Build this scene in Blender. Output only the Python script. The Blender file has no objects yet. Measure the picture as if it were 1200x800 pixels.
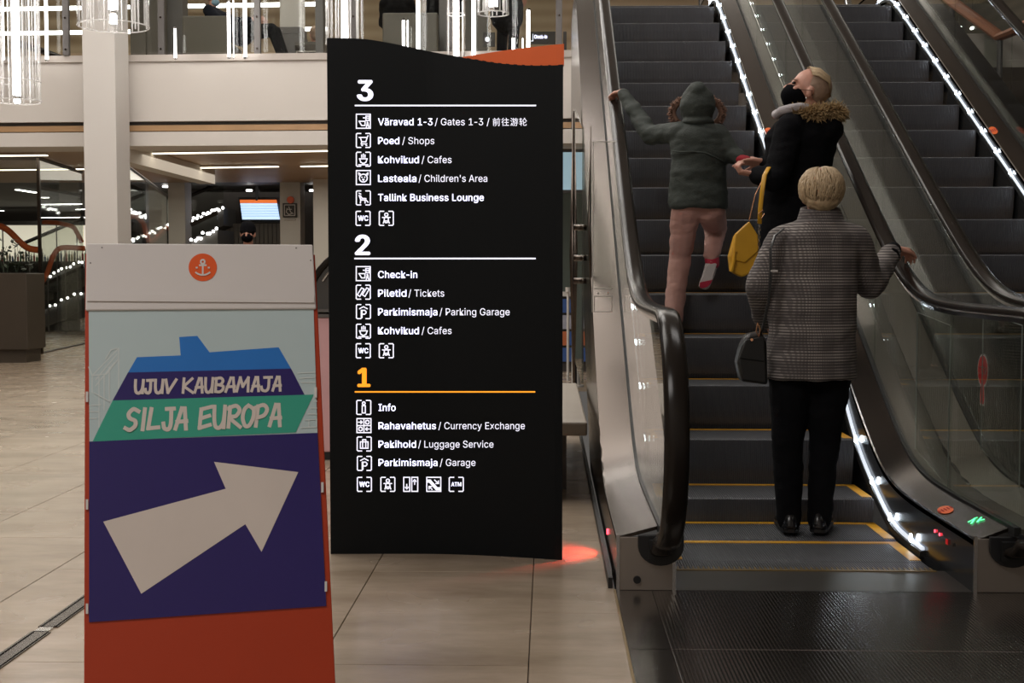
import bpy, bmesh, math, random
from mathutils import Vector, Matrix, noise, Quaternion
random.seed(7)
PI = math.pi
SC = bpy.context.scene
COL = SC.collection

# ------------------------------------------------------------------ camera
F = 1528.0
PITCH = math.atan(80 / F)
YAW = math.atan(42 / F)
CAM = Vector((0, 0, 1.15))
cd = bpy.data.cameras.new('camera'); cam = bpy.data.objects.new('camera', cd); COL.objects.link(cam)
cd.sensor_width = 36; cd.lens = F / 1200 * 36; cd.clip_start = .05; cd.clip_end = 200
cam.location = CAM; cam.rotation_euler = (PI / 2 - PITCH, 0, YAW)
SC.camera = cam
# ------------------------------------------------------------------ world, lights, exposure
w = bpy.data.worlds.new('World'); SC.world = w; w.use_nodes = True
w.node_tree.nodes['Background'].inputs[0].default_value = (1, .93, .86, 1)
w.node_tree.nodes['Background'].inputs[1].default_value = .10
def area(name, loc, sx, sy, power, col=(1, .93, .84), rot=(0, 0, 0)):
    l = bpy.data.lights.new(name, 'AREA'); l.shape = 'RECTANGLE'; l.size = sx; l.size_y = sy; l.energy = power; l.color = col
    o = bpy.data.objects.new(name, l); COL.objects.link(o); o.location = loc; o.rotation_euler = rot
    return o
area('atrium_light', (-4.0, 8.0, 7.8), 5, 5, 420, (1, .955, .90))
area('atrium_light', (-4.5, 12.2, 7.6), 8, 3, 330, (1, .955, .90))
area('atrium_light', (-2.6, .2, 5.6), 3, 2, 190, (1, .955, .92), (math.radians(22), 0, 0))  # unseen light added in front to brighten the promotional board
area('atrium_light', (2.2, 7.0, 8.7), 3, 2.5, 120, (1, .96, .93), (math.radians(12), 0, 0))  # unseen light added above the escalators to brighten the step risers
area('hall_fill', (-5, 20, 2.75), 9, 5, 190, (1, .93, .80))  # fill added under the balcony, raised to lift the wood ceiling by bounce
area('hall_fill', (-9, 30, 2.8), 9, 8, 160, (1, .95, .88))  # fill added to lift the dark interior behind the left glass
area('upper_lamp', (-4, 20.5, 8.4), 10, 5, 420, (1, .95, .86))
area('upper_lamp', (3.5, 18, 8.4), 5, 4, 90, (1, .95, .88))
SC.view_settings.view_transform = 'Standard'; SC.view_settings.look = 'None'
SC.view_settings.gamma = 1; SC.view_settings.use_curve_mapping = False
SC.view_settings.exposure = 0.0
SC.cycles.transparent_max_bounces = 40

# ------------------------------------------------------------------ pixel to place
_R = Vector((math.cos(YAW), math.sin(YAW), 0))
_F = Vector((-math.sin(YAW) * math.cos(PITCH), math.cos(YAW) * math.cos(PITCH), -math.sin(PITCH)))
_U = _R.cross(_F)
def ray(x, y): return _F * F + _R * (x - 600) - _U * (y - 400)
def at(x, y, Y):
    d = ray(x, y); return CAM + d * (Y / d.y)
def onplane(x, y, P0, N):
    d = ray(x, y); return CAM + d * ((P0 - CAM).dot(N) / d.dot(N))

# ------------------------------------------------------------------ materials
def mat(name, col, rough=.5, metal=0, var=.08, scale=6, bump=0, bscale=60, emit=0, spec=.5, alpha=1, coat=0):
    m = bpy.data.materials.new(name); m.use_nodes = True; nt = m.node_tree; b = nt.nodes['Principled BSDF']
    b.inputs['Roughness'].default_value = rough; b.inputs['Metallic'].default_value = metal
    b.inputs['Specular IOR Level'].default_value = spec; b.inputs['Coat Weight'].default_value = coat
    tc = nt.nodes.new('ShaderNodeTexCoord'); n = nt.nodes.new('ShaderNodeTexNoise'); n.inputs['Scale'].default_value = scale
    n.inputs['Detail'].default_value = 4
    nt.links.new(tc.outputs['Object'], n.inputs['Vector'])
    r = nt.nodes.new('ShaderNodeMapRange'); r.inputs[3].default_value = 1 - var; r.inputs[4].default_value = 1 + var
    nt.links.new(n.outputs['Fac'], r.inputs[0])
    mx = nt.nodes.new('ShaderNodeVectorMath'); mx.operation = 'SCALE'; mx.inputs[0].default_value = col[:3]
    nt.links.new(r.outputs[0], mx.inputs['Scale']); nt.links.new(mx.outputs[0], b.inputs['Base Color'])
    if emit:
        b.inputs['Emission Color'].default_value = (*col[:3], 1); b.inputs['Emission Strength'].default_value = emit
    if bump:
        n2 = nt.nodes.new('ShaderNodeTexNoise'); n2.inputs['Scale'].default_value = bscale
        nt.links.new(tc.outputs['Object'], n2.inputs['Vector'])
        bp = nt.nodes.new('ShaderNodeBump'); bp.inputs['Strength'].default_value = bump; bp.inputs['Distance'].default_value = .01
        nt.links.new(n2.outputs['Fac'], bp.inputs['Height']); nt.links.new(bp.outputs[0], b.inputs['Normal'])
    m['mx'] = 1
    return m
def glassmat(name, tint=(.92, .95, .94), rough=.02, ior=1.45, gain=1.0):
    m = bpy.data.materials.new(name); m.use_nodes = True; nt = m.node_tree; nt.nodes.clear()
    o = nt.nodes.new('ShaderNodeOutputMaterial'); t = nt.nodes.new('ShaderNodeBsdfTransparent'); g = nt.nodes.new('ShaderNodeBsdfGlossy')
    t.inputs[0].default_value = (*tint, 1); g.inputs['Roughness'].default_value = rough; g.inputs[0].default_value = (gain, gain, gain, 1)
    fr = nt.nodes.new('ShaderNodeFresnel'); geo = nt.nodes.new('ShaderNodeNewGeometry'); io = nt.nodes.new('ShaderNodeMapRange')   # a back face is the far skin of the same sheet
    io.inputs[3].default_value = ior; io.inputs[4].default_value = 1 / ior; nt.links.new(geo.outputs['Backfacing'], io.inputs[0]); nt.links.new(io.outputs[0], fr.inputs[0]); mx = nt.nodes.new('ShaderNodeMixShader')
    nt.links.new(fr.outputs[0], mx.inputs[0]); nt.links.new(t.outputs[0], mx.inputs[1]); nt.links.new(g.outputs[0], mx.inputs[2])
    nt.links.new(mx.outputs[0], o.inputs[0]); return m
def s2l(r, g, b):
    f = lambda c: (c / 255 / 12.92) if c / 255 <= .04045 else ((c / 255 + .055) / 1.055) ** 2.4
    return (f(r), f(g), f(b))
M = {}
M['white_wall'] = mat('white_wall_paint', (.62, .575, .53), .7, var=.03, scale=1.5)
M['ledge'] = mat('ledge_stone', (.48, .43, .39), .6)
M['column'] = mat('column_paint', (.60, .565, .53), .65, var=.03, scale=1)
M['wood_strip'] = mat('oak_strip', (.40, .24, .12), .45, var=.2, scale=3)
M['ceil_wood'] = mat('ceiling_wood', (.40, .25, .14), .45, var=.15, scale=2)
M['dark_wall'] = mat('dark_brown_wall', (.035, .028, .024), .6)
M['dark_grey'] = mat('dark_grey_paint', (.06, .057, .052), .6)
M['grey_brown'] = mat('grey_brown_laminate', (.11, .095, .075), .5)
M['planter'] = mat('planter_brown', (.05, .037, .025), .5)
M['leaf'] = mat('leaf', (.02, .035, .015), .5, var=.4, scale=20)
M['soil'] = mat('soil', (.02, .015, .01), .9)
M['steel'] = mat('brushed_steel', (.088, .072, .061), .25, 1, var=.06, scale=3)
M['steel_front'] = mat('front_cover_steel', (.34, .30, .265), .36, .8, var=.05)
M['steel_dark'] = mat('dark_brushed_steel', (.23, .19, .165), .27, 1, var=.1, scale=3)
M['skirt'] = mat('black_skirt_panel', (.03, .031, .033), .18, .4)
M['rubber'] = mat('black_handrail_rubber', (.014, .011, .009), .21, 0, spec=.2)
M['black'] = mat('black_plastic', (.008, .008, .009), .45)
M['gasket'] = mat('black_gasket', (.006, .006, .006), .5)
M['alu'] = mat('polished_aluminium', (.7, .7, .7), .15, 1)
M['step'] = mat('cast_step_metal', (.115, .115, .125), .45, .35, var=.15, scale=9)
M['yellow'] = mat('yellow_border_paint', (.62, .30, .01), .5, var=.2, scale=20)
M['comb'] = mat('comb_metal', (.12, .11, .10), .35, .8)
M['led'] = mat('white_led', (.82, .92, 1), .3, emit=22)
M['tube'] = mat('light_tube', (1, .97, .94), .3, emit=7)
M['strip'] = mat('ceiling_light_strip', (1, .93, .72), .3, emit=3.2)
M['core'] = mat('chandelier_core', (1, .96, .93), .3, emit=14)
M['glow_red'] = mat('red_indicator', (1, .05, .08), .4, emit=5)
M['glow_green'] = mat('green_indicator', (.1, 1, .35), .4, emit=1.6)
M['glass'] = glassmat('clear_glass', (.90, .92, .90), .02, 1.28)
M['acrylic'] = glassmat('acrylic', (.95, .95, .94), .03, 1.3)
M['storeglass'] = glassmat('shop_glass', (.86, .88, .85), .02, 1.2)
M['emblem'] = mat('orange_emblem_print', (.68, .085, .006), .4)
M['orange'] = mat('orange_paint', (.37, .031, .003), .42, var=.04)
M['orange_rail'] = mat('orange_rail', (.62, .12, .02), .45)
M['sign_black'] = mat('sign_black_face', (.0030, .0042, .0052), .4, var=.1, scale=2, spec=.15)
M['sign_orange'] = mat('sign_orange_face', (.82, .12, .005), .45)
M['sign_white'] = mat('lit_white_lettering', (.86, .86, 1), .4, emit=.95)
M['sign_amber'] = mat('lit_amber_lettering', (1, .36, .02), .4, emit=.9)
M['board_white'] = mat('white_board_sheet', (.60, .565, .545), .38, var=.03, bump=.06, bscale=5)
M['print_sky'] = mat('pale_blue_print', (.43, .52, .53), .3, var=.04, scale=3, bump=.05, bscale=3)
M['print_line'] = mat('pale_line_print', (.56, .61, .60), .35)
M['print_blue'] = mat('blue_print', (.016, .155, .50), .33)
M['print_navy'] = mat('navy_print', (.018, .009, .112), .33, var=.04)
M['print_green'] = mat('green_print', (.035, .32, .225), .33)
M['print_white'] = mat('offwhite_print', (.60, .53, .48), .4)
M['clip'] = mat('white_clip', (.6, .58, .56), .4)
M['pink'] = mat('pink_panel', (.72, .42, .44), .5)
M['skin'] = mat('skin', (.50, .25, .18), .5, var=.08, scale=14)
M['parka_green'] = mat('dark_green_parka_cloth', (.030, .037, .031), .8, var=.12, scale=12, bump=.3, bscale=140)
M['pants_pink'] = mat('dusty_pink_corduroy', (.46, .25, .21), .85, var=.1, scale=15, bump=.3, bscale=180)
M['fur'] = mat('tan_fur', (.33, .22, .10), .9, var=.5, scale=40)
M['fur_brown'] = mat('brown_fur', (.20, .11, .075), .9, var=.6, scale=45)
M['cloth_black'] = mat('black_cloth', (.0045, .0045, .0055), .9, var=.2, scale=10, bump=.2, bscale=120, spec=.08)
M['cloth_navy'] = mat('dark_navy_cloth', (.010, .012, .020), .85, spec=.1)
M['mask'] = mat('black_mask_cloth', (.003, .003, .004), .85, spec=.05)
M['hair_blond'] = mat('blond_hair', (.40, .29, .17), .55, var=.4, scale=55)
M['hair_tied'] = mat('tied_back_hair', (.30, .20, .14), .6, var=.3, scale=40)
M['scarf'] = mat('light_grey_knit', (.38, .35, .36), .9, bump=.5, bscale=150)
M['eye'] = mat('dark_eye', (.01, .006, .005), .2)
M['leather_yellow'] = mat('yellow_leather', (.56, .29, .012), .42, var=.12, scale=12)
M['leather_black'] = mat('black_leather', (.006, .006, .006), .35)
M['gold'] = mat('rose_gold_metal', (.72, .38, .22), .25, 1)
M['red_cloth'] = mat('dark_red_knit', (.30, .01, .02), .8)
M['shoe_white'] = mat('shoe_white', (.55, .5, .48), .6)
M['shoe_red'] = mat('shoe_magenta_red', (.42, .015, .045), .6)
M['shoe_black'] = mat('black_shoe_leather', (.006, .006, .008), .25)
M['screen'] = mat('lit_screen', (.55, .74, 1), .3, emit=1.15)
M['screen_orange'] = mat('lit_orange_band', (1, .22, .05), .3, emit=.7)
M['blue_lit'] = mat('blue_lit_screen', (.08, .16, .5), .3, emit=.6)
M['shelf_lit'] = mat('lit_shelf_back', (1, .9, .75), .5, emit=.75)
M['curtain'] = mat('pleated_curtain', (.22, .20, .18), .8)
M['stone'] = mat('bench_stone', (.30, .26, .215), .55)
M['sticker_red'] = mat('stop_sticker_red', (.90, .012, .02), .5)
M['sticker_white'] = mat('sticker_white', (.7, .7, .7), .5)
M['wall_far'] = mat('far_wall', (.075, .07, .058), .7)
M['grey_panel'] = mat('grey_metal_post', (.12, .11, .105), .45, .3)
M['white_pole'] = mat('white_pole', (.50, .47, .43), .5)

def floor_material(name, brick):
    m = bpy.data.materials.new(name); m.use_nodes = True; nt = m.node_tree; b = nt.nodes['Principled BSDF']
    tc = nt.nodes.new('ShaderNodeTexCoord'); geo = nt.nodes.new('ShaderNodeNewGeometry')
    mp = nt.nodes.new('ShaderNodeMapping'); mp.inputs['Scale'].default_value = (1.2, 3.2, 1)
    nt.links.new(geo.outputs['Position'], mp.inputs[0])
    n = nt.nodes.new('ShaderNodeTexNoise'); n.inputs['Scale'].default_value = 1.6; n.inputs['Detail'].default_value = 8; n.inputs['Roughness'].default_value = .62
    nt.links.new(mp.outputs[0], n.inputs['Vector'])
    cr = nt.nodes.new('ShaderNodeValToRGB')
    cr.color_ramp.elements[0].position = .3; cr.color_ramp.elements[0].color = (.245, .185, .128, 1)
    cr.color_ramp.elements[1].position = .72; cr.color_ramp.elements[1].color = (.40, .32, .24, 1)
    nt.links.new(n.outputs['Fac'], cr.inputs[0])
    oi = nt.nodes.new('ShaderNodeObjectInfo'); mr = nt.nodes.new('ShaderNodeMapRange'); mr.inputs[3].default_value = .93; mr.inputs[4].default_value = 1.07
    nt.links.new(oi.outputs['Random'], mr.inputs[0])
    sc = nt.nodes.new('ShaderNodeVectorMath'); sc.operation = 'SCALE'
    nt.links.new(cr.outputs[0], sc.inputs[0]); nt.links.new(mr.outputs[0], sc.inputs['Scale'])
    last = sc.outputs[0]
    if brick:
        mp2 = nt.nodes.new('ShaderNodeMapping'); mp2.inputs['Rotation'].default_value = (0, 0, PI / 2)
        nt.links.new(geo.outputs['Position'], mp2.inputs[0])
        bt = nt.nodes.new('ShaderNodeTexBrick'); bt.inputs['Scale'].default_value = 1; bt.inputs['Brick Width'].default_value = 1.2
        bt.inputs['Row Height'].default_value = .62; bt.inputs['Mortar Size'].default_value = .005
        nt.links.new(mp2.outputs[0], bt.inputs['Vector'])
        mx = nt.nodes.new('ShaderNodeMix'); mx.data_type = 'RGBA'
        nt.links.new(bt.outputs['Fac'], mx.inputs[0]); nt.links.new(last, mx.inputs[6]); mx.inputs[7].default_value = (.16, .12, .09, 1)
        last = mx.outputs[2]
    nt.links.new(last, b.inputs['Base Color'])
    n3 = nt.nodes.new('ShaderNodeTexNoise'); n3.inputs['Scale'].default_value = 3; nt.links.new(geo.outputs['Position'], n3.inputs['Vector'])
    r3 = nt.nodes.new('ShaderNodeMapRange'); r3.inputs[3].default_value = .16; r3.inputs[4].default_value = .34
    nt.links.new(n3.outputs['Fac'], r3.inputs[0]); nt.links.new(r3.outputs[0], b.inputs['Roughness'])
    return m
M['tile'] = floor_material('stone_tile', False)
M['tile_far'] = floor_material('stone_tile_far', True)
M['grout'] = mat('tile_joint', (.10, .075, .055), .8)

def wave_material(name, c1, c2, rough, metal, axis, scale, rot=0, bump=.4):
    m = bpy.data.materials.new(name); m.use_nodes = True; nt = m.node_tree; b = nt.nodes['Principled BSDF']
    g = nt.nodes.new('ShaderNodeTexCoord'); mp = nt.nodes.new('ShaderNodeMapping'); mp.inputs['Rotation'].default_value = (0, 0, rot)
    nt.links.new(g.outputs['Object'], mp.inputs[0])
    wv = nt.nodes.new('ShaderNodeTexWave'); wv.bands_direction = axis; wv.inputs['Scale'].default_value = scale
    nt.links.new(mp.outputs[0], wv.inputs['Vector'])
    cr = nt.nodes.new('ShaderNodeValToRGB'); cr.color_ramp.elements[0].color = (*c1, 1); cr.color_ramp.elements[1].color = (*c2, 1)
    nt.links.new(wv.outputs['Fac'], cr.inputs[0]); nt.links.new(cr.outputs[0], b.inputs['Base Color'])
    bp = nt.nodes.new('ShaderNodeBump'); bp.inputs['Strength'].default_value = bump; bp.inputs['Distance'].default_value = .004
    nt.links.new(wv.outputs['Fac'], bp.inputs['Height']); nt.links.new(bp.outputs[0], b.inputs['Normal'])
    b.inputs['Roughness'].default_value = rough; b.inputs['Metallic'].default_value = metal
    return m
M['plate'] = wave_material('ribbed_landing_plate', (.06, .052, .046), (.12, .105, .092), .22, .85, 'X', 26, 0, .14)
M['plate_smooth'] = mat('smooth_landing_border', (.12, .105, .092), .2, .85)
M['wood_wall'] = wave_material('oak_wall', (.42, .31, .19), (.52, .40, .26), .5, 0, 'Z', 1.1, 0, .05)
M['slat_wall'] = wave_material('grey_slat_wall', (.05, .047, .035), (.075, .068, .052), .6, 0, 'Z', 1.6, 0, .3)

def tweed():
    m = bpy.data.materials.new('grey_check_tweed'); m.use_nodes = True; nt = m.node_tree; b = nt.nodes['Principled BSDF']
    b.inputs['Roughness'].default_value = .9
    g = nt.nodes.new('ShaderNodeTexCoord'); sep = nt.nodes.new('ShaderNodeSeparateXYZ'); nt.links.new(g.outputs['Object'], sep.inputs[0])
    def math_(op, a, bb=None, c=None):
        n = nt.nodes.new('ShaderNodeMath'); n.operation = op
        for i, v in enumerate((a, bb, c)):
            if v is None: continue
            if isinstance(v, (int, float)): n.inputs[i].default_value = v
            else: nt.links.new(v, n.inputs[i])
        return n.outputs[0]
    def stripe(v, period, thr):
        s = math_('SINE', math_('MULTIPLY', v, 2 * PI / period)); return math_('GREATER_THAN', s, thr)
    # garment runs round the body: x on the back, y blended in for the sides
    u = math_('ADD', sep.outputs['X'], math_('MULTIPLY', sep.outputs['Y'], .9)); v = sep.outputs['Z']
    fu = stripe(u, .0105, 0.0); fv = stripe(v, .0125, 0.05)
    bu = stripe(u, .12, .1); bv = stripe(v, .11, .0)
    thin_u = stripe(u, .12, .992); thin_v = stripe(v, .11, .985)
    fine = math_('MULTIPLY', fv, math_('ADD', math_('MULTIPLY', fu, .55), .45))
    both = math_('ADD', math_('MULTIPLY', bu, .20), math_('MULTIPLY', bv, .34))
    val = math_('MULTIPLY', fine, math_('ADD', both, .26))
    val = math_('ADD', val, math_('MULTIPLY', math_('ADD', thin_u, thin_v), .07))
    cr = nt.nodes.new('ShaderNodeValToRGB'); cr.color_ramp.elements[0].color = (.05, .041, .040, 1); cr.color_ramp.elements[1].color = (.38, .34, .31, 1)
    nt.links.new(val, cr.inputs[0]); nt.links.new(cr.outputs[0], b.inputs['Base Color'])
    return m
M['tweed'] = tweed()

# ------------------------------------------------------------------ mesh building
class MB:
    def __init__(s): s.v = []; s.f = []; s.mi = []; s.m = 0
    def quad(s, a, b, c, d):
        n = len(s.v); s.v += [Vector(a), Vector(b), Vector(c), Vector(d)]; s.f.append((n, n + 1, n + 2, n + 3)); s.mi.append(s.m)
    def poly(s, pts):
        n = len(s.v); s.v += [Vector(p) for p in pts]; s.f.append(tuple(range(n, n + len(pts)))); s.mi.append(s.m)
    def box(s, x0, x1, y0, y1, z0, z1, mtx=None):
        n = len(s.v); P = [Vector(p) for p in ((x0, y0, z0), (x1, y0, z0), (x1, y1, z0), (x0, y1, z0), (x0, y0, z1), (x1, y0, z1), (x1, y1, z1), (x0, y1, z1))]
        if mtx: P = [mtx @ p for p in P]
        s.v += P
        for f in ((0, 3, 2, 1), (4, 5, 6, 7), (0, 1, 5, 4), (1, 2, 6, 5), (2, 3, 7, 6), (3, 0, 4, 7)): s.f.append(tuple(n + i for i in f)); s.mi.append(s.m)
        return s
    def slab(s, pts, d):
        """closed prism: planar outline pts swept by vector d"""
        n = len(s.v); k = len(pts); d = Vector(d); s.v += [Vector(p) for p in pts] + [Vector(p) + d for p in pts]
        s.f.append(tuple(range(n + k - 1, n - 1, -1))); s.f.append(tuple(range(n + k, n + 2 * k))); s.mi += [s.m, s.m]
        for i in range(k):
            j = (i + 1) % k; s.f.append((n + i, n + j, n + k + j, n + k + i)); s.mi.append(s.m)
        return s
    def loft(s, rings, cap=True, close=True):
        n = len(s.v); k = len(rings[0])
        for r in rings: s.v += [Vector(p) for p in r]
        for a in range(len(rings) - 1):
            for i in range(k if close else k - 1):
                j = (i + 1) % k; s.f.append((n + a * k + i, n + a * k + j, n + (a + 1) * k + j, n + (a + 1) * k + i)); s.mi.append(s.m)
        if cap:
            s.f.append(tuple(range(n + k - 1, n - 1, -1))); s.f.append(tuple(range(n + (len(rings) - 1) * k, n + len(rings) * k))); s.mi += [s.m, s.m]
        return s
    def tube(s, pts, r, seg=8, cap=True, flat=None):
        pts = [Vector(p) for p in pts]; n = len(pts)
        rr = r if isinstance(r, (list, tuple)) else [r] * n
        rings = []; prev = None
        for i, p in enumerate(pts):
            t = (pts[min(i + 1, n - 1)] - pts[max(i - 1, 0)]); t = t.normalized() if t.length > 1e-9 else Vector((0, 0, 1))
            if prev is None:
                prev = t.cross(Vector((0, 0, 1)));
                if prev.length < 1e-3: prev = t.cross(Vector((1, 0, 0)))
            a = (prev - t * prev.dot(t)).normalized(); b = t.cross(a); prev = a
            fl = flat or 1
            rings.append([p + a * math.cos(q * 2 * PI / seg) * rr[i] + b * math.sin(q * 2 * PI / seg) * rr[i] * fl for q in range(seg)])
        return s.loft(rings, cap)
    def cyl(s, p0, p1, r, seg=16, r2=None): return s.tube([p0, p1], [r, r if r2 is None else r2], seg)
    def capsule(s, a, b, ra, rb, seg=12):
        a = Vector(a); b = Vector(b); t = (b - a)
        if t.length < 1e-5: return s.ell(a, ra, ra, ra)
        t.normalize(); pts = []; rad = []
        for q in (88, 60, 30): pts.append(a - t * ra * math.sin(math.radians(q))); rad.append(ra * math.cos(math.radians(q)))
        pts += [a, b]; rad += [ra, rb]
        for q in (30, 60, 88): pts.append(b + t * rb * math.sin(math.radians(q))); rad.append(rb * math.cos(math.radians(q)))
        return s.tube(pts, rad, seg)
    def chain(s, pts, rad):
        for i in range(len(pts) - 1): s.capsule(pts[i], pts[i + 1], rad[i], rad[i + 1])
        return s
    def ell(s, c, rx, ry, rz, rot=None, seg=16, rn=10):
        rings = []; c = Vector(c)
        for i in range(rn + 1):
            ph = -PI / 2 + PI * (i + (.02 if i == 0 else (-.02 if i == rn else 0))) / rn
            R = []
            for q in range(seg):
                a = q * 2 * PI / seg; p = Vector((rx * math.cos(ph) * math.cos(a), ry * math.cos(ph) * math.sin(a), rz * math.sin(ph)))
                if rot is not None: p = rot @ p
                R.append(c + p)
            rings.append(R)
        return s.loft(rings, True)
    def torso(s, rows, seg=20):
        """rows: (centre, rx, ry) horizontal ellipses bottom to top"""
        return s.loft([[Vector(c) + Vector((rx * math.cos(q * 2 * PI / seg), ry * math.sin(q * 2 * PI / seg), 0)) for q in range(seg)] for c, rx, ry in rows])
    def mesh(s, name, mats, smooth=False):
        me = bpy.data.meshes.new(name); me.from_pydata([tuple(v) for v in s.v], [], s.f)
        for m in (mats if isinstance(mats, (list, tuple)) else [mats]): me.materials.append(m)
        me.polygons.foreach_set('material_index', s.mi)
        if smooth: me.polygons.foreach_set('use_smooth', [True] * len(s.f))
        me.update(); return me
    def build(s, name, mats, parent=None, smooth=False, bevel=0, origin=None):
        if origin is not None:
            o3 = Vector(origin); s.v = [v - o3 for v in s.v]
        me = s.mesh(name, mats, smooth)
        o = bpy.data.objects.new(name, me); COL.objects.link(o)
        if origin is not None: o.location = origin
        if smooth == 'auto': me.set_sharp_from_angle(angle=math.radians(35))
        if parent is not None:
            o.parent = parent
            o.location = Vector(o.location) - wloc(parent)
        if bevel:
            b = o.modifiers.new('bevel', 'BEVEL'); b.width = bevel; b.segments = 2; b.limit_method = 'ANGLE'
        return o
def wloc(o):
    l = Vector((0, 0, 0))
    while o is not None: l += Vector(o.location); o = o.parent
    return l
def thing(name, label, cat, loc=(0, 0, 0), group=None):
    o = bpy.data.objects.new(name, None); COL.objects.link(o); o.location = loc; o.empty_display_size = .1
    o['label'] = label; o['category'] = cat
    if group: o['group'] = group
    return o
def tag(o, label, cat, group=None):
    o['label'] = label; o['category'] = cat
    if group: o['group'] = group
    return o
def struct(o): o['kind'] = 'structure'; return o
def inst(src, parent, loc, name=None):
    o = src.copy(); COL.objects.link(o); o.parent = parent; o.location = loc
    if name: o.name = name
    return o
def finish(obj, voxel, smooth=4, wrinkle=0, wscale=9, seed=0, dirv=None):
    """voxel-join the shapes of obj into one continuous skin"""
    r = obj.modifiers.new('r', 'REMESH'); r.mode = 'VOXEL'; r.voxel_size = voxel; r.use_smooth_shade = True
    if smooth:
        sm = obj.modifiers.new('s', 'SMOOTH'); sm.iterations = smooth; sm.factor = .5
    bpy.context.view_layer.update()
    dg = bpy.context.evaluated_depsgraph_get()
    me = bpy.data.meshes.new_from_object(obj.evaluated_get(dg)); old = obj.data; me.name = old.name
    obj.modifiers.clear(); obj.data = me
    if wrinkle:
        off = Vector((seed * 3.1, seed * 1.7, 0))
        nn = [v.normal.copy() for v in me.vertices]
        for i, v in enumerate(me.vertices):
            p = v.co * wscale; p = Vector((p.x, p.y, p.z * 1.9)) + off
            d = noise.noise(p) + .5 * noise.noise(p * 2.3)
            v.co += nn[i] * d * wrinkle
    for p in me.polygons: p.use_smooth = True
    return obj

# ================================================================== SETTING
# floor: base slab with a recess for the near tiles, raised far part
fl = MB(); fl.box(-12, .245, -2, 11.2, -.12, -.010); fb = fl.build('floor_base', M['grout'])
fl = MB(); fl.box(-19, .245, 11.2, 45, -.12, 0); fl.box(.245, 12, 14.0, 45, -.12, 0); fl.box(-19, -7.2, -2, 11.2, -.12, 0); fl.box(3.75, 12, -2, 14, -.12, 0)
floor = struct(fl.build('floor', M['tile_far']))
fb.parent = floor; fb.name = 'joint_bed'
colx = [-.055 + .62 * k for k in range(-11, 1)]
tile_src = {}
def tile(x0, x1, y0, y1):
    key = (round(x1 - x0, 3), round(y1 - y0, 3))
    if key not in tile_src:
        g = .0016; b = .0012; dx, dy = key; m = MB()
        m.loft([[(g, g, -.01), (dx - g, g, -.01), (dx - g, dy - g, -.01), (g, dy - g, -.01)], [(g, g, -b), (dx - g, g, -b), (dx - g, dy - g, -b), (g, dy - g, -b)],
                [(g + b, g + b, 0), (dx - g - b, g + b, 0), (dx - g - b, dy - g - b, 0), (g + b, dy - g - b, 0)]])
        o = m.build('floor_tile', M['tile'], floor); o.location = (x0, y0, 0); tile_src[key] = o
    else: inst(tile_src[key], floor, (x0, y0, 0))
bounds = [-7.2] + [x for x in colx if x > -7.1] + [.245]
for ci in range(len(bounds) - 1):
    x0, x1 = bounds[ci], bounds[ci + 1]
    st = 4.37 if (len(bounds) - ci) % 2 == 0 else 4.97
    y = st - 1.2 * 5
    ys = [-2.0] + [y + 1.2 * k for k in range(0, 14) if -1.9 < y + 1.2 * k < 11.0] + [11.2]
    for a, b in zip(ys, ys[1:]): tile(x0, x1, a, b)
# drain / joint cover strip in the floor, several short steel pieces
ds = thing('floor_joint_cover', 'long narrow steel expansion joint strip set in the tiles left of the promotional board', 'metal strip', (-1.62, 3.5, 0))
for k in range(8):
    y0 = 2.9 + k * .62
    m = MB(); m.box(-1.655, -1.59, y0, y0 + .56, 0, .004); m.box(-1.648, -1.643, y0, y0 + .56, .004, .007); m.box(-1.602, -1.597, y0, y0 + .56, .004, .007)
    m.build('cover_plate', M['steel'], ds)
    m = MB(); m.box(-1.645, -1.60, y0 + .565, y0 + .61, 0, .005); m.build('coupler', M['alu'], ds)

FROT = Matrix.Rotation(math.radians(-2.2), 4, 'Z')
FPIV = Vector((-2.0, 15.8, 0))
def fr(o):
    """turn facade pieces a little, as the facade is not quite square to the escalators"""
    p = Vector(o.location) - FPIV; p = FROT @ p; o.location = p + FPIV; o.rotation_euler = (0, 0, math.radians(-2.2)); return o
Y0 = 15.8
# parapet / slab edge
m = MB(); m.box(-14, 3, Y0, Y0 + .35, 3.0, 3.74); fr(struct(m.build('wall_parapet', M['white_wall'])))
m = MB(); m.box(-14, 3, Y0 - .03, Y0 + .45, 3.72, 3.80); fr(struct(m.build('trim_1', M['ledge'])))
m = MB()
m.box(-14, 3, Y0 + .02, Y0 + .06, 2.885, 2.955); fr(struct(m.build('trim_2', M['wood_strip'])))
m = MB(); m.box(-14, 3, Y0 + .06, Y0 + .4, 2.87, 3.0); fr(struct(m.build('trim_shadow_gap', M['dark_grey'])))  # dark grey stands in for the shade in the gap above the wood strip
m = MB(); m.box(-14, 3, Y0 - .02, Y0 + .4, 2.70, 2.87); fr(struct(m.build('wall_lintel', M['white_wall'])))
m = MB(); m.box(-19, 12, Y0 + .2, 30, 3.40, 3.79); m.box(.45, 3.0, 13.9, Y0 + .3, 3.3, 3.65); m.box(3.0, 12, 13.9, Y0 + .3, 3.3, 3.65)
struct(m.build('floor_upper', M['ledge']))
m = MB(); m.box(-19, 3, Y0 + .3, 24.2, 2.835, 2.9); struct(m.build('ceiling_wood', M['ceil_wood']))
m = MB(); m.box(-14, 3, Y0 + .3, 17.3, 2.78, 2.83); fr(struct(m.build('ceiling_edge', M['white_wall'])))
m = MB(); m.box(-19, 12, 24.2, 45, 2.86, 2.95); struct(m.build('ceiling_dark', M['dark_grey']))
m = MB(); m.box(-19, 12, 44, 44.2, 0, 3); struct(m.build('wall_far_lower', M['wall_far']))
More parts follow.
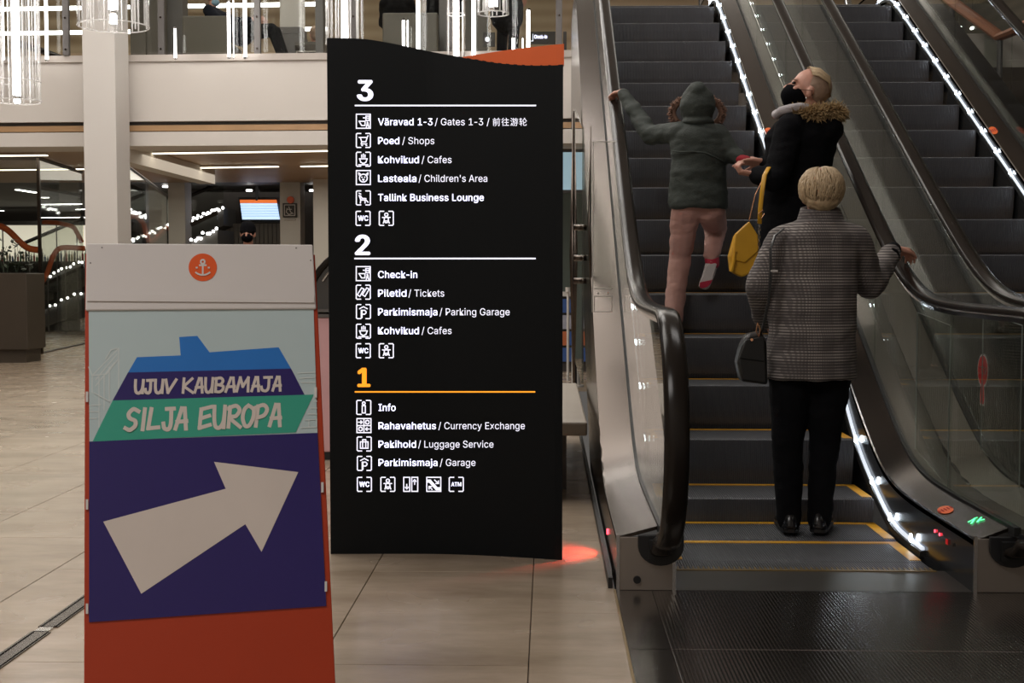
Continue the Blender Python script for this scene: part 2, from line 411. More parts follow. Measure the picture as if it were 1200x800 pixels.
m = MB(); m.box(-19.2, -19, -2, 45, 0, 9); struct(m.build('wall_left', M['white_wall']))
m = MB(); m.box(7.0, 7.2, -2, 30, 0, 9); struct(m.build('wall_right', M['slat_wall']))
m = MB(); m.box(-19, 12, 29, 29.2, 3.79, 9); struct(m.build('wall_back_upper', M['wood_wall']))
m = MB(); m.box(-19, 12, -2, 30, 9.0, 9.2); struct(m.build('ceiling', M['white_wall']))
m = MB(); m.box(-19, 12, -2.2, -2, 0, 9); struct(m.build('wall_behind', M['white_wall']))
m = MB(); m.box(-14, 7, 28.8, 29.0, 3.79, 4.45); struct(m.build('trim_4', M['dark_grey']))
# ceiling beam running away from the column
m = MB(); m.slab([(-5.72, 16.3, 2.60), (-5.47, 16.3, 2.60), (-5.42, 21.2, 2.60), (-5.67, 21.2, 2.60)], (0, 0, .23)); struct(m.build('trim_5', M['white_wall']))

# columns
def column(x, y, w, z1, label, d=None):
    d = d or w
    t = thing('column', label, 'column', (x, y, 0))
    m = MB(); m.box(x - w / 2, x + w / 2, y, y + d, .08, z1); m.build('shaft', M['column'], t, bevel=.008)
    m = MB(); m.box(x - w / 2 - .01, x + w / 2 + .01, y - .01, y + d + .01, 0, .08); m.build('plinth', M['grey_panel'], t)
    return t
column(-5.235, 15.2, .385, 8.9, 'tall square white column in front of the balcony, left behind the promotional board', .5)
a = at(197, 250, 24.3); b = at(217, 250, 24.3); column((a.x + b.x) / 2, 24.3, b.x - a.x, 2.86, 'white column under the balcony between two dark glazed openings', .45)
a = at(328, 250, 24.3); b = at(352, 250, 24.3); column((a.x + b.x) / 2, 24.3, b.x - a.x, 2.86, 'white column carrying the small framed lift pictogram', .45); C3 = (a, b)
a = at(367, 250, 23.4); b = at(386, 250, 23.4); column((a.x + b.x) / 2, 23.4, b.x - a.x, 2.86, 'white column directly left of the black directory sign edge', .45)

# ================================================================== LOWER HALL BEHIND
def strip(x0, y0, x1, y1, z, label, group='linear lights in the lower ceiling', r=.022, matl='strip'):
    Ya = CAM.y + (z - 1.15) * F / (320 - y0); Yb = (z - 1.15) * F / (320 - y1)
    p = at(x0, y0, Ya); q = at(x1, y1, Yb)
    t = thing('linear_light', label, 'light', ((p.x + q.x) / 2, (p.y + q.y) / 2, z), group)
    d = (q - p).normalized(); n = Vector((-d.y, d.x, 0)) * r * 1.6
    p.z = q.z = z - .012
    m = MB(); m.slab([p - n, q - n, q + n, p + n], (0, 0, .012)); m.build('diffuser', M[matl], t)
    m = MB(); n2 = n * 1.15; p2 = p + Vector((0, 0, .0125)); q2 = q + Vector((0, 0, .0125)); m.slab([p2 - n2, q2 - n2, q2 + n2, p2 + n2], (0, 0, .02)); m.build('housing', M['alu'], t)
strip(180, 179.5, 410, 176.5, 2.80, 'longest warm linear ceiling light, just under the balcony edge right of the column')
strip(236, 196.3, 326, 195, 2.80, 'short warm linear ceiling light behind the longest one')
strip(353, 195, 410, 194, 2.80, 'warm linear ceiling light partly behind the black directory sign')
strip(-60, 182, 55, 181.2, 2.80, 'front warm linear ceiling light above the planter on the left')
strip(-60, 199, 99, 197.5, 2.80, 'second warm linear ceiling light above the planter on the left')
for k, (x0, y0, x1, y1) in enumerate([(50, 239, 95, 238.4), (49, 254.6, 99, 254.2), (-10, 246, 4, 246.5), (90, 245, 99, 244.6), (50, 231, 56, 230.8), (20, 221.5, 42, 225)]):
    nm = ['upper white strip light seen through the glass beside the column', 'lower white strip light seen through the glass beside the column', 'white strip light at the left picture edge behind glass',
          'stub of white strip light against the tall column edge', 'tiny white strip light right of the glass joint', 'slanting white strip light far behind the glass'][k]
    strip(x0, y0, x1, y1, 2.84, nm, 'linear lights far behind the glass', .03, 'tube')
m = MB()
# dark back wall of the counter room
m = MB(); a = at(223, 250, 26.5); m.box(a.x - .2, 3.2, 26.5, 26.7, 0, 2.86); struct(m.build('wall_counter', M['dark_wall']))
# pleated pale panel below the screen
t = thing('pleated_panel', 'pale pleated panel below the wall screen behind the counter', 'panel', at(300, 288, 26.3))
for k in range(16):
    a = at(265 + k * 5, 262, 26.3); b = at(265 + k * 5 + 4.2, 262, 26.3); m = MB(); m.box(a.x, b.x, 26.25, 26.3, .9, 2.15); m.build('slat', M['curtain'], t)
# counter in front
m = MB(); a = at(225, 290, 20); b = at(327, 290, 20); m.box(a.x, b.x, 20, 20.7, 0, 1.12); m.box(a.x - .04, b.x + .04, 19.95, 20.75, 1.12, 1.17)
tag(m.build('service_counter', M['dark_wall'], None, origin=(a.x, 20, 0), bevel=.01), 'dark service counter mostly hidden behind the promotional board', 'counter')
# screen
t = thing('wall_screen', 'bright bluish screen with an orange band hanging behind the counter', 'screen', at(305, 245, 25.6))
A, B, C_, D_ = at(281, 234, 25.8), at(324, 234, 25.4), at(328, 257, 25.4), at(284, 257, 25.8)
m = MB(); m.slab([A + Vector((-.04, .02, .05)), B + Vector((.05, .02, .05)), C_ + Vector((.05, .02, -.05)), D_ + Vector((-.04, .02, -.05))], (0, .06, 0)); m.build('casing', M['black'], t)
m = MB(); e = Vector((0, -.004, 0)); m.slab([A.lerp(D_, .18), B.lerp(C_, .18), C_, D_], e); m.build('display', M['screen'], t)
m = MB(); m.slab([A, B, B.lerp(C_, .17), A.lerp(D_, .17)], e); m.build('title_band', M['screen_orange'], t)
for k in range(5):
    p = .3 + k * .13; m = MB(); m.slab([A.lerp(D_, p) + e * 1.5, B.lerp(C_, p) + e * 1.5, B.lerp(C_, p + .02) + e * 1.5, A.lerp(D_, p + .02) + e * 1.5], e * .4)
    m.build('text_line', M['blue_lit'], t)
m = MB(); a = at(305, 230, 25.9); m.box(a.x - .03, a.x + .03, 25.6, 25.7, a.z - .1, 2.86); m.build('ceiling_mount', M['black'], t)
# small ceiling spots
for (x, y, lb) in ((292, 224, 'small round ceiling spot above the wall screen'), (366, 224, 'small round ceiling spot right of the pictogram column'), (194, 219.5, 'small round ceiling spot left of the second white column')):
    p = at(x, y, 25.2); m = MB(); m.cyl((p.x, p.y, p.z), (p.x, p.y, p.z + .03), .06); tag(m.build('ceiling_spot', M['tube'], None, origin=p), lb, 'light')
# orange round marker and framed pictogram on column 3
t = thing('lift_pictogram_sign', 'small framed pictogram of a person in a wheelchair fixed to the white column', 'sign', at(340, 242, 24.25))
A = at(331.5, 238, 24.25); B = at(348, 254.5, 24.25)
m = MB(); m.box(A.x, B.x, 24.23, 24.28, B.z, A.z); m.build('plate', M['dark_wall'], t)
cx = (A.x + B.x) / 2; cz = (A.z + B.z) / 2; u = (B.x - A.x) / 16
def st(pts, wd=1.0):
    m = MB()
    for p, q in zip(pts, pts[1:]):
        p = Vector((cx + p[0] * u, 24.228, cz + p[1] * u)); q = Vector((cx + q[0] * u, 24.228, cz + q[1] * u)); d = (q - p).normalized(); n = Vector((-d.z, 0, d.x)) * u * wd / 2; dd = d * u * wd * .4
        m.slab([p - n - dd, q - n + dd, q + n + dd, p + n - dd], (0, -.004, 0))
    return m
for pts in ([(-6, -6), (6, -6), (6, 6), (-6, 6), (-6, -6)], [(-1, 4), (0, 1), (1, -2), (4, -4)], [(-3, 2), (-4, -2), (-1, -5), (2, -4)], [(-3, 1), (2, 1)]):
    st(pts, .8).build('pictogram_line', M['board_white'], t)
p = at(340, 234, 24.2); m = MB(); m.cyl((p.x, 24.22, p.z), (p.x, 24.28, p.z), .066, 24); tag(m.build('round_marker', M['emblem'], None, origin=(p.x, 24.28, p.z)), 'round orange marker above the framed pictogram on the column', 'marker')
A = at(333, 256.5, 24.25); B = at(346, 258, 24.25); m = MB(); m.box(A.x, B.x, 24.26, 24.3, B.z, A.z); tag(m.build('caption_strip', M['ledge'], None, origin=(A.x, 24.3, B.z)), 'small grey caption strip below the framed pictogram', 'label')

# shop glass front on the left
t = thing('shop_glass_front', 'tall frameless glass partition behind the planter left of the column', 'glass partition', at(48, 415, 18.4))
P0 = at(-90, 420, 18.2); P1 = at(49, 415, 18.4); P2 = Vector((-7.0, 21.5, 0)); P2 = at(99, 398, 21.0)
def pane(p, q, z0, z1, th=.012, name='glass_pane', par=None, mt='storeglass'):
    p = Vector((p[0], p[1], 0)); q = Vector((q[0], q[1], 0)); d = (q - p).normalized(); n = Vector((-d.y, d.x, 0)) * th / 2
    m = MB(); m.slab([p - n + Vector((0, 0, z0)), q - n + Vector((0, 0, z0)), q + n + Vector((0, 0, z0)), p + n + Vector((0, 0, z0))], (0, 0, z1 - z0))
    return m.build(name, M[mt], par)
mid = P0.lerp(P1, .5)
pane(P0, mid, .02, 2.76, par=t); pane(mid, P1, .02, 2.76, par=t); pane(P1, P2, .02, 2.76, par=t)
m = MB(); m.tube([(P0.x, P0.y, 2.78), (P1.x, P1.y, 2.78), (P2.x, P2.y, 2.78)], .03, 4); m.build('top_rail', M['grey_panel'], t)
m = MB(); m.tube([(P0.x, P0.y, .012), (P1.x, P1.y, .012), (P2.x, P2.y, .012)], .014, 4); m.build('floor_rail', M['grey_panel'], t)
m = MB(); m.box(P1.x - .02, P1.x + .02, P1.y - .02, P1.y + .02, 0, 2.78); m.build('joint_post', M['steel'], t)
t = thing('shop_glass_front', 'glass partition between the tall column and the second white column', 'glass partition', at(150, 300, 17.0))
a = at(150, 300, 17.6); b = at(197, 300, 24.4); pane(a, b, .02, 2.60, par=t)
m = MB(); m.tube([(a.x, a.y, 2.6), (b.x, b.y, 2.6)], .03, 4); m.build('top_rail', M['grey_panel'], t)
# planter
a = at(31, 320, 16.5)
t = thing('planter_box', 'tall brown planter box at the left picture edge', 'planter', (a.x - .7, 16.9, 0))
m = MB(); m.box(a.x - 1.8, a.x, 16.5, 17.1, .17, 1.15); m.build('body', M['planter'], t, bevel=.008)
m = MB(); m.box(a.x - 1.8, a.x - .05, 16.55, 17.05, 0, .17); m.build('plinth', M['planter'], t)
m = MB(); m.box(a.x - 1.75, a.x - .05, 16.55, 17.05, 1.14, 1.16); m.build('soil', M['soil'], t)
t = thing('leafy_plant', 'dark bushy plant growing in the tall brown planter', 'plant', (a.x - .5, 16.8, 1.16))
m = MB()
for k in range(260):
    u = random.random(); bx = a.x - .08 - u * 1.5; h = random.uniform(.02, .42) * (1 if u > .1 else .6); by = 16.62 + random.random() * .36
    an = random.uniform(0, 2 * PI); l = random.uniform(.06, .13); d = Vector((math.cos(an), math.sin(an), random.uniform(-.2, .9))).normalized(); p = Vector((bx, by, 1.16 + h)); sd = d.cross(Vector((0, 0, 1))).normalized() * l * .25
    m.slab([p, p + d * l * .5 + sd, p + d * l, p + d * l * .5 - sd], (0, 0, .003))
o = m.build('foliage', M['leaf'], t); o['kind'] = 'stuff'
m = MB()
for k in range(16):
    bx = a.x - .15 - random.random() * 1.3; by = 16.65 + random.random() * .3; m.tube([(bx, by, 1.14), (bx + random.uniform(-.05, .05), by, 1.3), (bx + random.uniform(-.1, .1), by, 1.5)], [.006, .005, .002], 5)
m.build('stems', M['leaf'], t)['kind'] = 'stuff'

# orange ribbon rails behind the glass
def rail(pts, Y, label, r=.035):
    m = MB(); P = [at(x, y, Y + 0 * i) for i, (x, y) in enumerate(pts)]
    Q = []
    for i in range(len(P) - 1):
        a = P[max(i - 1, 0)]; b = P[i]; c = P[i + 1]; d = P[min(i + 2, len(P) - 1)]
        for k in range(5):
            s = k / 5; Q.append(.5 * ((2 * b) + (c - a) * s + (2 * a - 5 * b + 4 * c - d) * s * s + (3 * b - a - 3 * c + d) * s ** 3))
    Q.append(P[-1]); m.tube(Q, r, 8)
    t = thing('ribbon_rail', label, 'rail', P[0], 'orange ribbon rails behind the shop glass'); m.build('ribbon', M['orange_rail'], t, smooth=True)
    for c in (P[1], P[-2]):
        m = MB(); m.cyl((c.x, c.y, 0), (c.x, c.y, c.z), .012, 6); m.build('support_rod', M['grey_panel'], t)
rail([(-10, 262), (3, 266), (12, 272), (24, 284), (34, 291), (48, 293)], 24, 'orange ribbon rail sinking from the left edge to the glass joint', .06)
rail([(50, 260), (66, 261), (84, 265), (90, 272), (96, 284)], 25, 'orange ribbon rail curving down beside the tall column', .045)
rail([(50, 330), (56, 318), (61, 303), (67, 293), (76, 290), (99, 291)], 24.5, 'orange ribbon rail rising in a hook right of the glass joint', .05)
rail([(31, 357), (40, 357), (50, 357)], 24, 'short level orange rail low beside the planter', .05)
rail([(152, 254), (160, 254), (168, 262), (172, 275), (178, 283), (197, 266)], 27, 'orange ribbon rail between the tall column and the second column', .05)
# far escalator with string lights, far shop shelf
def far_esc(x0, y0, x1, y1, Y, label, n, hgt=.9):
    p = at(x0, y0, Y); q = at(x1, y1, Y)
    t = thing('far_escalator', label, 'escalator', (p.x, p.y, 0))
    m = MB(); m.slab([p + Vector((0, 0, -.35)), q + Vector((0, 0, -.35)), q, p], (0, 1.2, 0)); m.build('truss', M['dark_grey'], t)
    m = MB(); m.slab([p, q, q + Vector((0, 0, hgt)), p + Vector((0, 0, hgt))], (0, .012, 0)); m.build('glass_panel', M['storeglass'], t)
    m = MB(); m.tube([p + Vector((0, 0, hgt)), q + Vector((0, 0, hgt))], .04, 6); m.build('handrail', M['rubber'], t)
    c = p.lerp(q, .5); m = MB(); m.box(c.x - .15, c.x + .15, c.y + .3, c.y + .9, 0, c.z - .34); m.box(p.x - .1, p.x + .1, c.y + .3, c.y + .9, 0, p.z - .3); m.build('support', M['dark_grey'], t)
    s = thing('string_of_lights', label.replace('the ', 'tiny white lights on the ', 1), 'string lights', (p.x, p.y - .03, p.z))
    m = MB(); c = [p.lerp(q, k / 12) + Vector((0, -.03, .03 + .02 * (k % 2))) for k in range(13)]; m.tube(c, .005, 4); m.build('wire', M['black'], s)
    for k in range(n):
        c = p.lerp(q, (k + .5) / n) + Vector((random.uniform(-.02, .02), -.04, random.uniform(-.03, .05)))
        m = MB(); m.ell(c, .028, .028, .028, seg=6, rn=4); m.build('bulb', M['tube'], s)
far_esc(30, 335, 99, 306, 27, 'the upper distant escalator seen left of the tall column', 15)
far_esc(32, 372, 99, 342, 25.5, 'the lower distant escalator left of the tall column', 9, .5)
far_esc(152, 286, 199, 264, 27, 'the distant escalator between the tall column and the second column', 13)
far_esc(224, 259, 262, 243, 25.5, 'the distant escalator left of the wall screen', 14, .5)
far_esc(224, 283, 255, 269, 23.2, 'the lower distant escalator left of the pleated panel', 9, .3)
t = thing('shop_shelf', 'brightly lit shop shelf far behind the glass left of the tall column', 'shelf', at(50, 300, 34))
A = at(-40, 268, 34); B = at(100, 290, 34); m = MB(); m.box(A.x, B.x, 34.3, 34.35, B.z - .4, A.z + .1); m.build('lit_back', M['shelf_lit'], t)
m = MB(); m.box(A.x, B.x, 33.9, 34.3, B.z - .42, B.z - .36); m.box(A.x, B.x, 33.9, 34.3, A.z + .1, A.z + .2); m.build('shelf_board', M['dark_grey'], t)
gm = [mat('goods_%s' % n, c, .5) for n, c in (('red', (.3, .04, .03)), ('green', (.05, .15, .05)), ('tan', (.4, .3, .15)), ('dark', (.03, .03, .03)), ('blue', (.05, .1, .2)), ('white', (.5, .5, .45)))]
for k in range(44):
    x = A.x + (B.x - A.x) * (k + .5) / 44; h = random.uniform(.12, .34)
    m = MB(); m.tube([(x, 34.1, B.z - .36), (x, 34.1, B.z - .36 + h * .65), (x, 34.1, B.z - .36 + h * .75), (x, 34.1, B.z - .36 + h)], [.028, .028, .012, .012], 6)
    tag(m.build('bottle', gm[k % 6], None, origin=(x, 34.1, B.z - .36)), 'small bottle in the row on the bright far shop shelf', 'bottle', 'bottles on the far shop shelf')
a = at(82, 330, 24); b = at(93, 330, 24); column((a.x + b.x) / 2, 30.0, .28, 2.86, 'grey slender column far behind the glass near the orange rails')

# pink cabinet behind the board
a = at(355, 372, 7.95); t = thing('pink_cabinet', 'pink cabinet between the promotional board and the black directory sign', 'cabinet', (a.x + .3, 8.2, 0))
m = MB(); m.box(a.x, a.x + .42, 7.95, 8.45, .05, .88); m.build('body', M['pink'], t, bevel=.01)
m = MB(); m.box(a.x + .01, a.x + .41, 7.97, 8.43, 0, .05); m.build('plinth', M['black'], t)
m = MB(); m.box(a.x - .01, a.x + .43, 7.94, 8.46, .88, .90); m.box(a.x - .01, a.x + .43, 7.94, 8.46, .915, .93); m.build('top_trim', M['grey_panel'], t)
m = MB(); cc = Vector((a.x + .44, 7.97, .93))
arc = [cc + Vector((-.42 * math.cos(q * PI / 24), 0, .40 * math.sin(q * PI / 24))) for q in range(13)] + [cc]
m.slab(arc, (0, .45, 0)); m.build('hood', M['dark_grey'], t)
m = MB(); m.tube([cc + Vector((-.42 * math.cos(q * PI / 24), -.0, .40 * math.sin(q * PI / 24))) for q in range(13)], .022, 8); m.build('hood_rim', M['rubber'], t, smooth=True)
m = MB(); m.tube([cc + Vector((-.37 * math.cos(q * PI / 24), -.01, .345 * math.sin(q * PI / 24))) for q in range(4, 10)], .007, 6); m.build('light_edge', M['alu'], t)

# ================================================================== UPPER LEVEL
gb = thing('balcony_balustrade', 'glass balustrade with flat grey posts along the balcony edge', 'balustrade', (-3, Y0 + .2, 3.8))
px = [-70, 0, 78, 189.5, 302, 373, 414.5, 527, 655]
px = [-34, 78, 189.5, 302, 414.5, 527, 655]
pos = [at(x, 60, Y0 + .12) for x in px]
for p in pos:
    m = MB(); m.box(p.x - .038, p.x + .038, p.y - .03, p.y + .03, 3.8, 5.0); m.build('post', M['grey_panel'], gb, bevel=.003)
    m = MB(); 
    for zz in (3.87, 4.25, 4.7): m.cyl((p.x, p.y - .03, zz), (p.x, p.y - .042, zz), .012, 8)
    m.build('bolts', M['steel'], gb)
for p, q in zip(pos, pos[1:]): pane((p.x + .045, p.y), (q.x - .045, q.y), 3.83, 4.95, par=gb, mt='glass')
m = MB(); m.tube([(pos[0].x, pos[0].y, 5.02), (pos[-1].x, pos[-1].y, 5.02)], .025, 8); m.build('top_rail', M['steel'], gb)
# oak wall light lines
for (y0, y1, lb) in ((10.5, 4.0, 'upper white light line on the oak wall of the upper floor'), (39, 33.3, 'lower white light line on the oak wall of the upper floor')):
    p = at(-40, y0 + .5, 28.7); q = at(383, y1, 28.3); m = MB(); m.slab([p + Vector((0, 0, -.035)), q + Vector((0, 0, -.035)), q + Vector((0, 0, .035)), p + Vector((0, 0, .035))], (0, .05, 0))
    t = thing('wall_light_line', lb, 'light', p); m.build('diffuser', M['tube'], t)
    m = MB(); m.slab([p + Vector((0, .05, -.05)), q + Vector((0, .05, -.05)), q + Vector((0, .05, .05)), p + Vector((0, .05, .05))], (0, .04, 0)); m.build('profile', M['alu'], t)
def block(x0, x1, ytop, Y, d, matl, name, label, cat, bev=.01, z0=3.79):
    a = at(x0, ytop, Y); b = at(x1, ytop, Y)
    m = MB(); m.box(a.x, b.x, Y, Y + d, z0, a.z); o = m.build(name, M[matl], None, bevel=bev, origin=((a.x + b.x) / 2, Y + d / 2, z0)); return tag(o, label, cat)
block(151, 169, -60, 19, .3, 'grey_brown', 'partition_panel', 'left dark brown partition panel directly right of the tall column upstairs', 'partition')
block(169.6, 189, -60, 19.05, .3, 'grey_brown', 'partition_panel', 'right dark brown partition panel beside the balustrade post upstairs', 'partition')
block(191, 213, -60, 19.3, .3, 'grey_panel', 'partition_panel', 'grey partition panel left of the seated person upstairs', 'partition')
def booth(x0, x1, yt, Y, label):
    a = at(x0, yt, Y); b = at(x1, yt, Y); t = thing('booth_seat', label, 'seat', ((a.x + b.x) / 2, Y + .3, 3.79))
    m = MB(); m.box(a.x, b.x, Y, Y + .14, 3.79, a.z); m.build('backrest', M['grey_brown'], t, bevel=.02)
    m = MB(); m.box(a.x, b.x, Y + .14, Y + .75, 3.85, 4.25); m.build('seat', M['grey_brown'], t, bevel=.02)
    m = MB(); m.box(a.x + .03, b.x - .03, Y + .05, Y + .7, 3.79, 3.85); m.build('base', M['black'], t)
booth(213, 268, 18.5, 17.5, 'high backed grey booth seat with the seated person in navy upstairs')
booth(448, 513, 15, 17.8, 'high backed grey booth seat above the middle of the black directory sign')
block(514, 527, -60, 18.4, .3, 'grey_panel', 'partition_panel', 'grey partition panel right of the second booth seat', 'partition')
block(545, 571, -60, 18.8, .3, 'grey_brown', 'partition_panel', 'brown partition panel left of the standing person in black', 'partition')
a = at(328, 32, 20); b = at(352, 32, 20)
t = thing('column', 'white upper floor column with a grey boxed base', 'column', ((a.x + b.x) / 2, 20, 3.79))
m = MB(); m.box(a.x, b.x, 20.0, 20.4, a.z, 8.9); m.build('shaft', M['column'], t)
c = at(340, 40, 20); d = at(340, 48, 20)
m = MB(); m.box(a.x - .02, b.x + .02, 19.97, 20.43, c.z, a.z); m.build('upper_collar', M['grey_panel'], t)
m = MB(); m.box(a.x - .03, b.x + .03, 19.95, 20.45, 3.79, c.z - .01); m.build('lower_collar', M['grey_panel'], t)
a = at(329, 49, 18.5); b = at(378, 49, 18.5)
t = thing('low_table', 'low dark table standing before the upper floor column', 'table', ((a.x + b.x) / 2, 18.8, 3.79))
m = MB(); m.box(a.x + .2, b.x, 18.5, 19.1, a.z - .04, a.z); m.build('top', M['grey_brown'], t)
m = MB(); m.box(a.x, a.x + .2, 18.5, 19.1, 3.79, a.z); m.build('side_panel', M['grey_panel'], t)
m = MB(); m.tube([(a.x + .23, 18.48, 3.79), (a.x + .23, 18.48, a.z - .14), (b.x, 18.48, a.z - .14)], .012, 6); m.build('rail', M['white_pole'], t)
m = MB(); a = at(369, -40, 18); b = at(378, -40, 18); m.box(a.x, b.x, 18, 18.2, 3.79, 6); tag(m.build('partition_post', M['grey_panel'], None, origin=(a.x, 18, 3.79)), 'slim grey partition post beside the low table upstairs', 'post')
# upstairs check-in boards
def updisp(x0, x1, y0, y1, Y, label, texted):
    A = at(x0, y0, Y); B = at(x1, y1, Y); t = thing('upper_direction_sign', label, 'sign', ((A.x + B.x) / 2, Y, B.z))
    m = MB(); m.box(A.x, B.x, Y, Y + .06, B.z, A.z); m.build('board', M['dark_wall'], t)
    return t
t_ci = updisp(618, 651, 37, 51, 17.0, 'dark upstairs sign with a lit pictogram and the word Check-in above the orange wedge', True)
t_ci2 = updisp(566, 580, 38, 54, 17.0, 'small dark upstairs sign with one lit dot behind the standing person', True)
p = at(571, 46, 16.98); m = MB(); m.cyl((p.x, 16.97, p.z), (p.x, 17.0, p.z), .028); m.build('lit_dot', M['sign_white'], t_ci2)
block(660, 664, 37, 17.0, .06, 'dark_wall', 'upper_direction_sign', 'narrow dark upstairs sign right of the last balustrade post', 'sign', 0)
# sloping dark handrail far upstairs on the left
m = MB(); m.tube([at(24, 52, 22), at(50, 60, 22), at(74, 69, 22), at(78, 72, 22)], .06, 6); t = thing('sloping_handrail', '', '', at(50, 60, 22)); m.build('rail', M['rubber'], t, smooth=True)
for q in (30, 70):
    c = at(q, 54 + (q - 24) * .28, 22); m = MB(); m.cyl((c.x, 22, 3.79), c, .025, 6); m.build('post', M['grey_panel'], t)
tag(t, 'dark sloping handrail end upstairs left of the tall column', 'handrail')
t = thing('light_bar', 'x', 'light')
bpy.data.objects.remove(t)
def lightbar(x, y0, y1, Y, r, label):
    p = at(x, y1, Y); q = at(x, y0, Y); t = thing('light_bar', label, 'light', (p.x, Y, p.z), 'slim vertical light bars at the balcony')
    m = MB(); m.cyl(p, (p.x, Y, q.z), r, 8); m.build('tube', M['tube'], t)
    m = MB(); m.cyl((p.x, Y, p.z - .02), (p.x, Y, p.z), r * 1.2, 8); m.cyl((p.x, Y, q.z), (p.x, Y, q.z + .02), r * 1.2, 8); m.build('end_caps', M['alu'], t)
    if y0 < 0:
        m = MB(); m.cyl((p.x, Y, q.z), (p.x, Y, 9), .003, 4); m.build('cable', M['steel'], t)
for (x, y0, y1, r, lb) in ((4.5, -60, 70, .012, 'slim vertical light bar at the far left edge of the balcony'), (42, -60, 70, .010, 'slim vertical light bar just right of the large hanging lamp'),
        (55, -60, 70, .019, 'bright vertical light bar between the large hanging lamp and the tall column'), (205.5, 34, 68, .016, 'short vertical light bar before the grey partition panel'),
        (268.5, 3, 67, .019, 'vertical light bar beside the seated person in navy'), (274, 0, 67, .006, 'very thin light bar beside the seated person in navy'), (287.5, -60, 67, .021, 'long vertical light bar crossing the legs of the seated person'),
        (473, 24, 70, .017, 'short vertical light bar before the second booth seat'), (478, 24, 70, .008, 'short thin light bar before the second booth seat'), (490, -60, 70, .022, 'long vertical light bar right of the second booth seat'),
        (555, -60, 80, .021, 'long vertical light bar left of the standing person in black'), (601.5, 45, 75, .017, 'short vertical light bar before the standing person in black'), (612.5, 45, 75, .006, 'short thin light bar right of the standing person in black'), (619, 12, 75, .020, 'vertical light bar left of the Check-in sign upstairs')):
    lightbar(x, y0, y1, Y0 - .08, r, lb)

M['shade'] = glassmat('acrylic_shade', (.93, .93, .93), .05, 1.15)
M['rod'] = mat('acrylic_rod_surface', (.95, .94, .92), .2, 0, spec=.8); b_ = M['rod'].node_tree.nodes['Principled BSDF']; b_.inputs['Alpha'].default_value = .42
# chandeliers: rods of acrylic round a bright core
def chandelier(x, yb, wpx, Y, corew, corebot, label, nrod=22, rims=(0,), bulb=None, core_y0=-200):
    c = at(x, yb, Y); k = Y / F; R = wpx / 2 * k; t = thing('hanging_lamp', label, 'lamp', (c.x, Y, c.z), None)
    m = MB(); seg = 40
    for (ra, rb) in ((R, R - .006),):
        n = len(m.v)
        rings = [[(c.x + rr * math.cos(q * 2 * PI / seg), Y + rr * math.sin(q * 2 * PI / seg), z) for q in range(seg)] for rr, z in ((ra, c.z), (ra, 7.5), (rb, 7.5), (rb, c.z), (ra, c.z))]
        m.loft(rings, cap=False)
    m.build('cylinder_shade', M['shade'], t, smooth='auto')
    for q in range(nrod):
        an = q * 2 * PI / nrod + .1; r2 = R * (.96 if q % 3 else .7)
        m = MB(); x_, y_ = c.x + r2 * math.cos(an), Y + r2 * math.sin(an); m.cyl((x_, y_, c.z + .005), (x_, y_, 7.5), .0075, 6); m.build('acrylic_rod', M['rod'], t, smooth=True)
    cz = at(x, corebot, Y).z; cc = corew / 2 * k
    m = MB(); m.cyl((c.x, Y, cz), (c.x, Y, 7.4), cc, 16); m.build('light_core', M['core'], t, smooth=True)
    m = MB(); m.cyl((c.x, Y, cz - .03), (c.x, Y, cz), cc * 1.05, 16); m.build('core_cap', M['alu'], t, smooth=True)
    for rz in rims:
        z = at(x, rz, Y).z; m = MB(); m.tube([(c.x + R * math.cos(q * PI / 16), Y + R * math.sin(q * PI / 16), z) for q in range(33)], .006, 6, cap=False); m.build('rim', M['rod'], t, smooth=True)
    if bulb:
        z = at(x, bulb, Y).z; m = MB(); m.cyl((c.x, Y, z - .04), (c.x, Y, z + .03), cc * .8, 12); m.build('bulb', M['core'], t)
    m = MB(); m.cyl((c.x, Y, 7.5), (c.x, Y, 7.56), R * 1.02, 32); m.build('canopy', M['alu'], t)
    m = MB(); m.cyl((c.x, Y, 7.56), (c.x, Y, 9), .01, 8); m.build('suspension', M['steel'], t)
chandelier(20, 119, 54, 11, 9, 112, 'large hanging lamp of clear rods round a bright tube at the left picture edge', 20, (119, 96), bulb=115)
chandelier(133, 31, 81, 11.5, 11, 12, 'wide hanging lamp of clear rods in front of the tall column', 26, (31,), bulb=22)
chandelier(404, 52, 44, 12, 8, 45, 'hanging lamp of clear rods above the left corner of the directory sign', 16, (52,))
chandelier(535, 72, 21, 12.5, 6, 66, 'slender hanging lamp above the middle of the directory sign', 9, (72, 17))
chandelier(578, 16, 36, 12, 10, 8, 'short hanging lamp above the orange wedge of the directory sign', 16, (16,))

# ================================================================== ESCALATORS
SL = math.tan(math.radians(30)); YB, YT, ZT = 5.97, 12.313, 3.66
def sp(x): return math.log1p(math.exp(x)) if x < 30 else x
def path(Y, w=.15): return SL * w * (sp((Y - YB) / w) - sp((Y - YT) / w))
def npath(Y): return SL * .1 * (sp((Y - 5.80) / .1) - sp((Y - 12.143) / .1))
def frange(a, b, st):
    n = max(1, round((b - a) / st)); return [a + (b - a) * i / n for i in range(n + 1)]
def sweep(sec, y0, y1, w=.15, st=.06, base=None):
    """closed cross-section [(x, dz)] carried along the incline"""
    return [[(x, Y, (path(Y, w) + dz) if base is None else base(Y, dz)) for x, dz in sec] for Y in frange(y0, y1, st)]
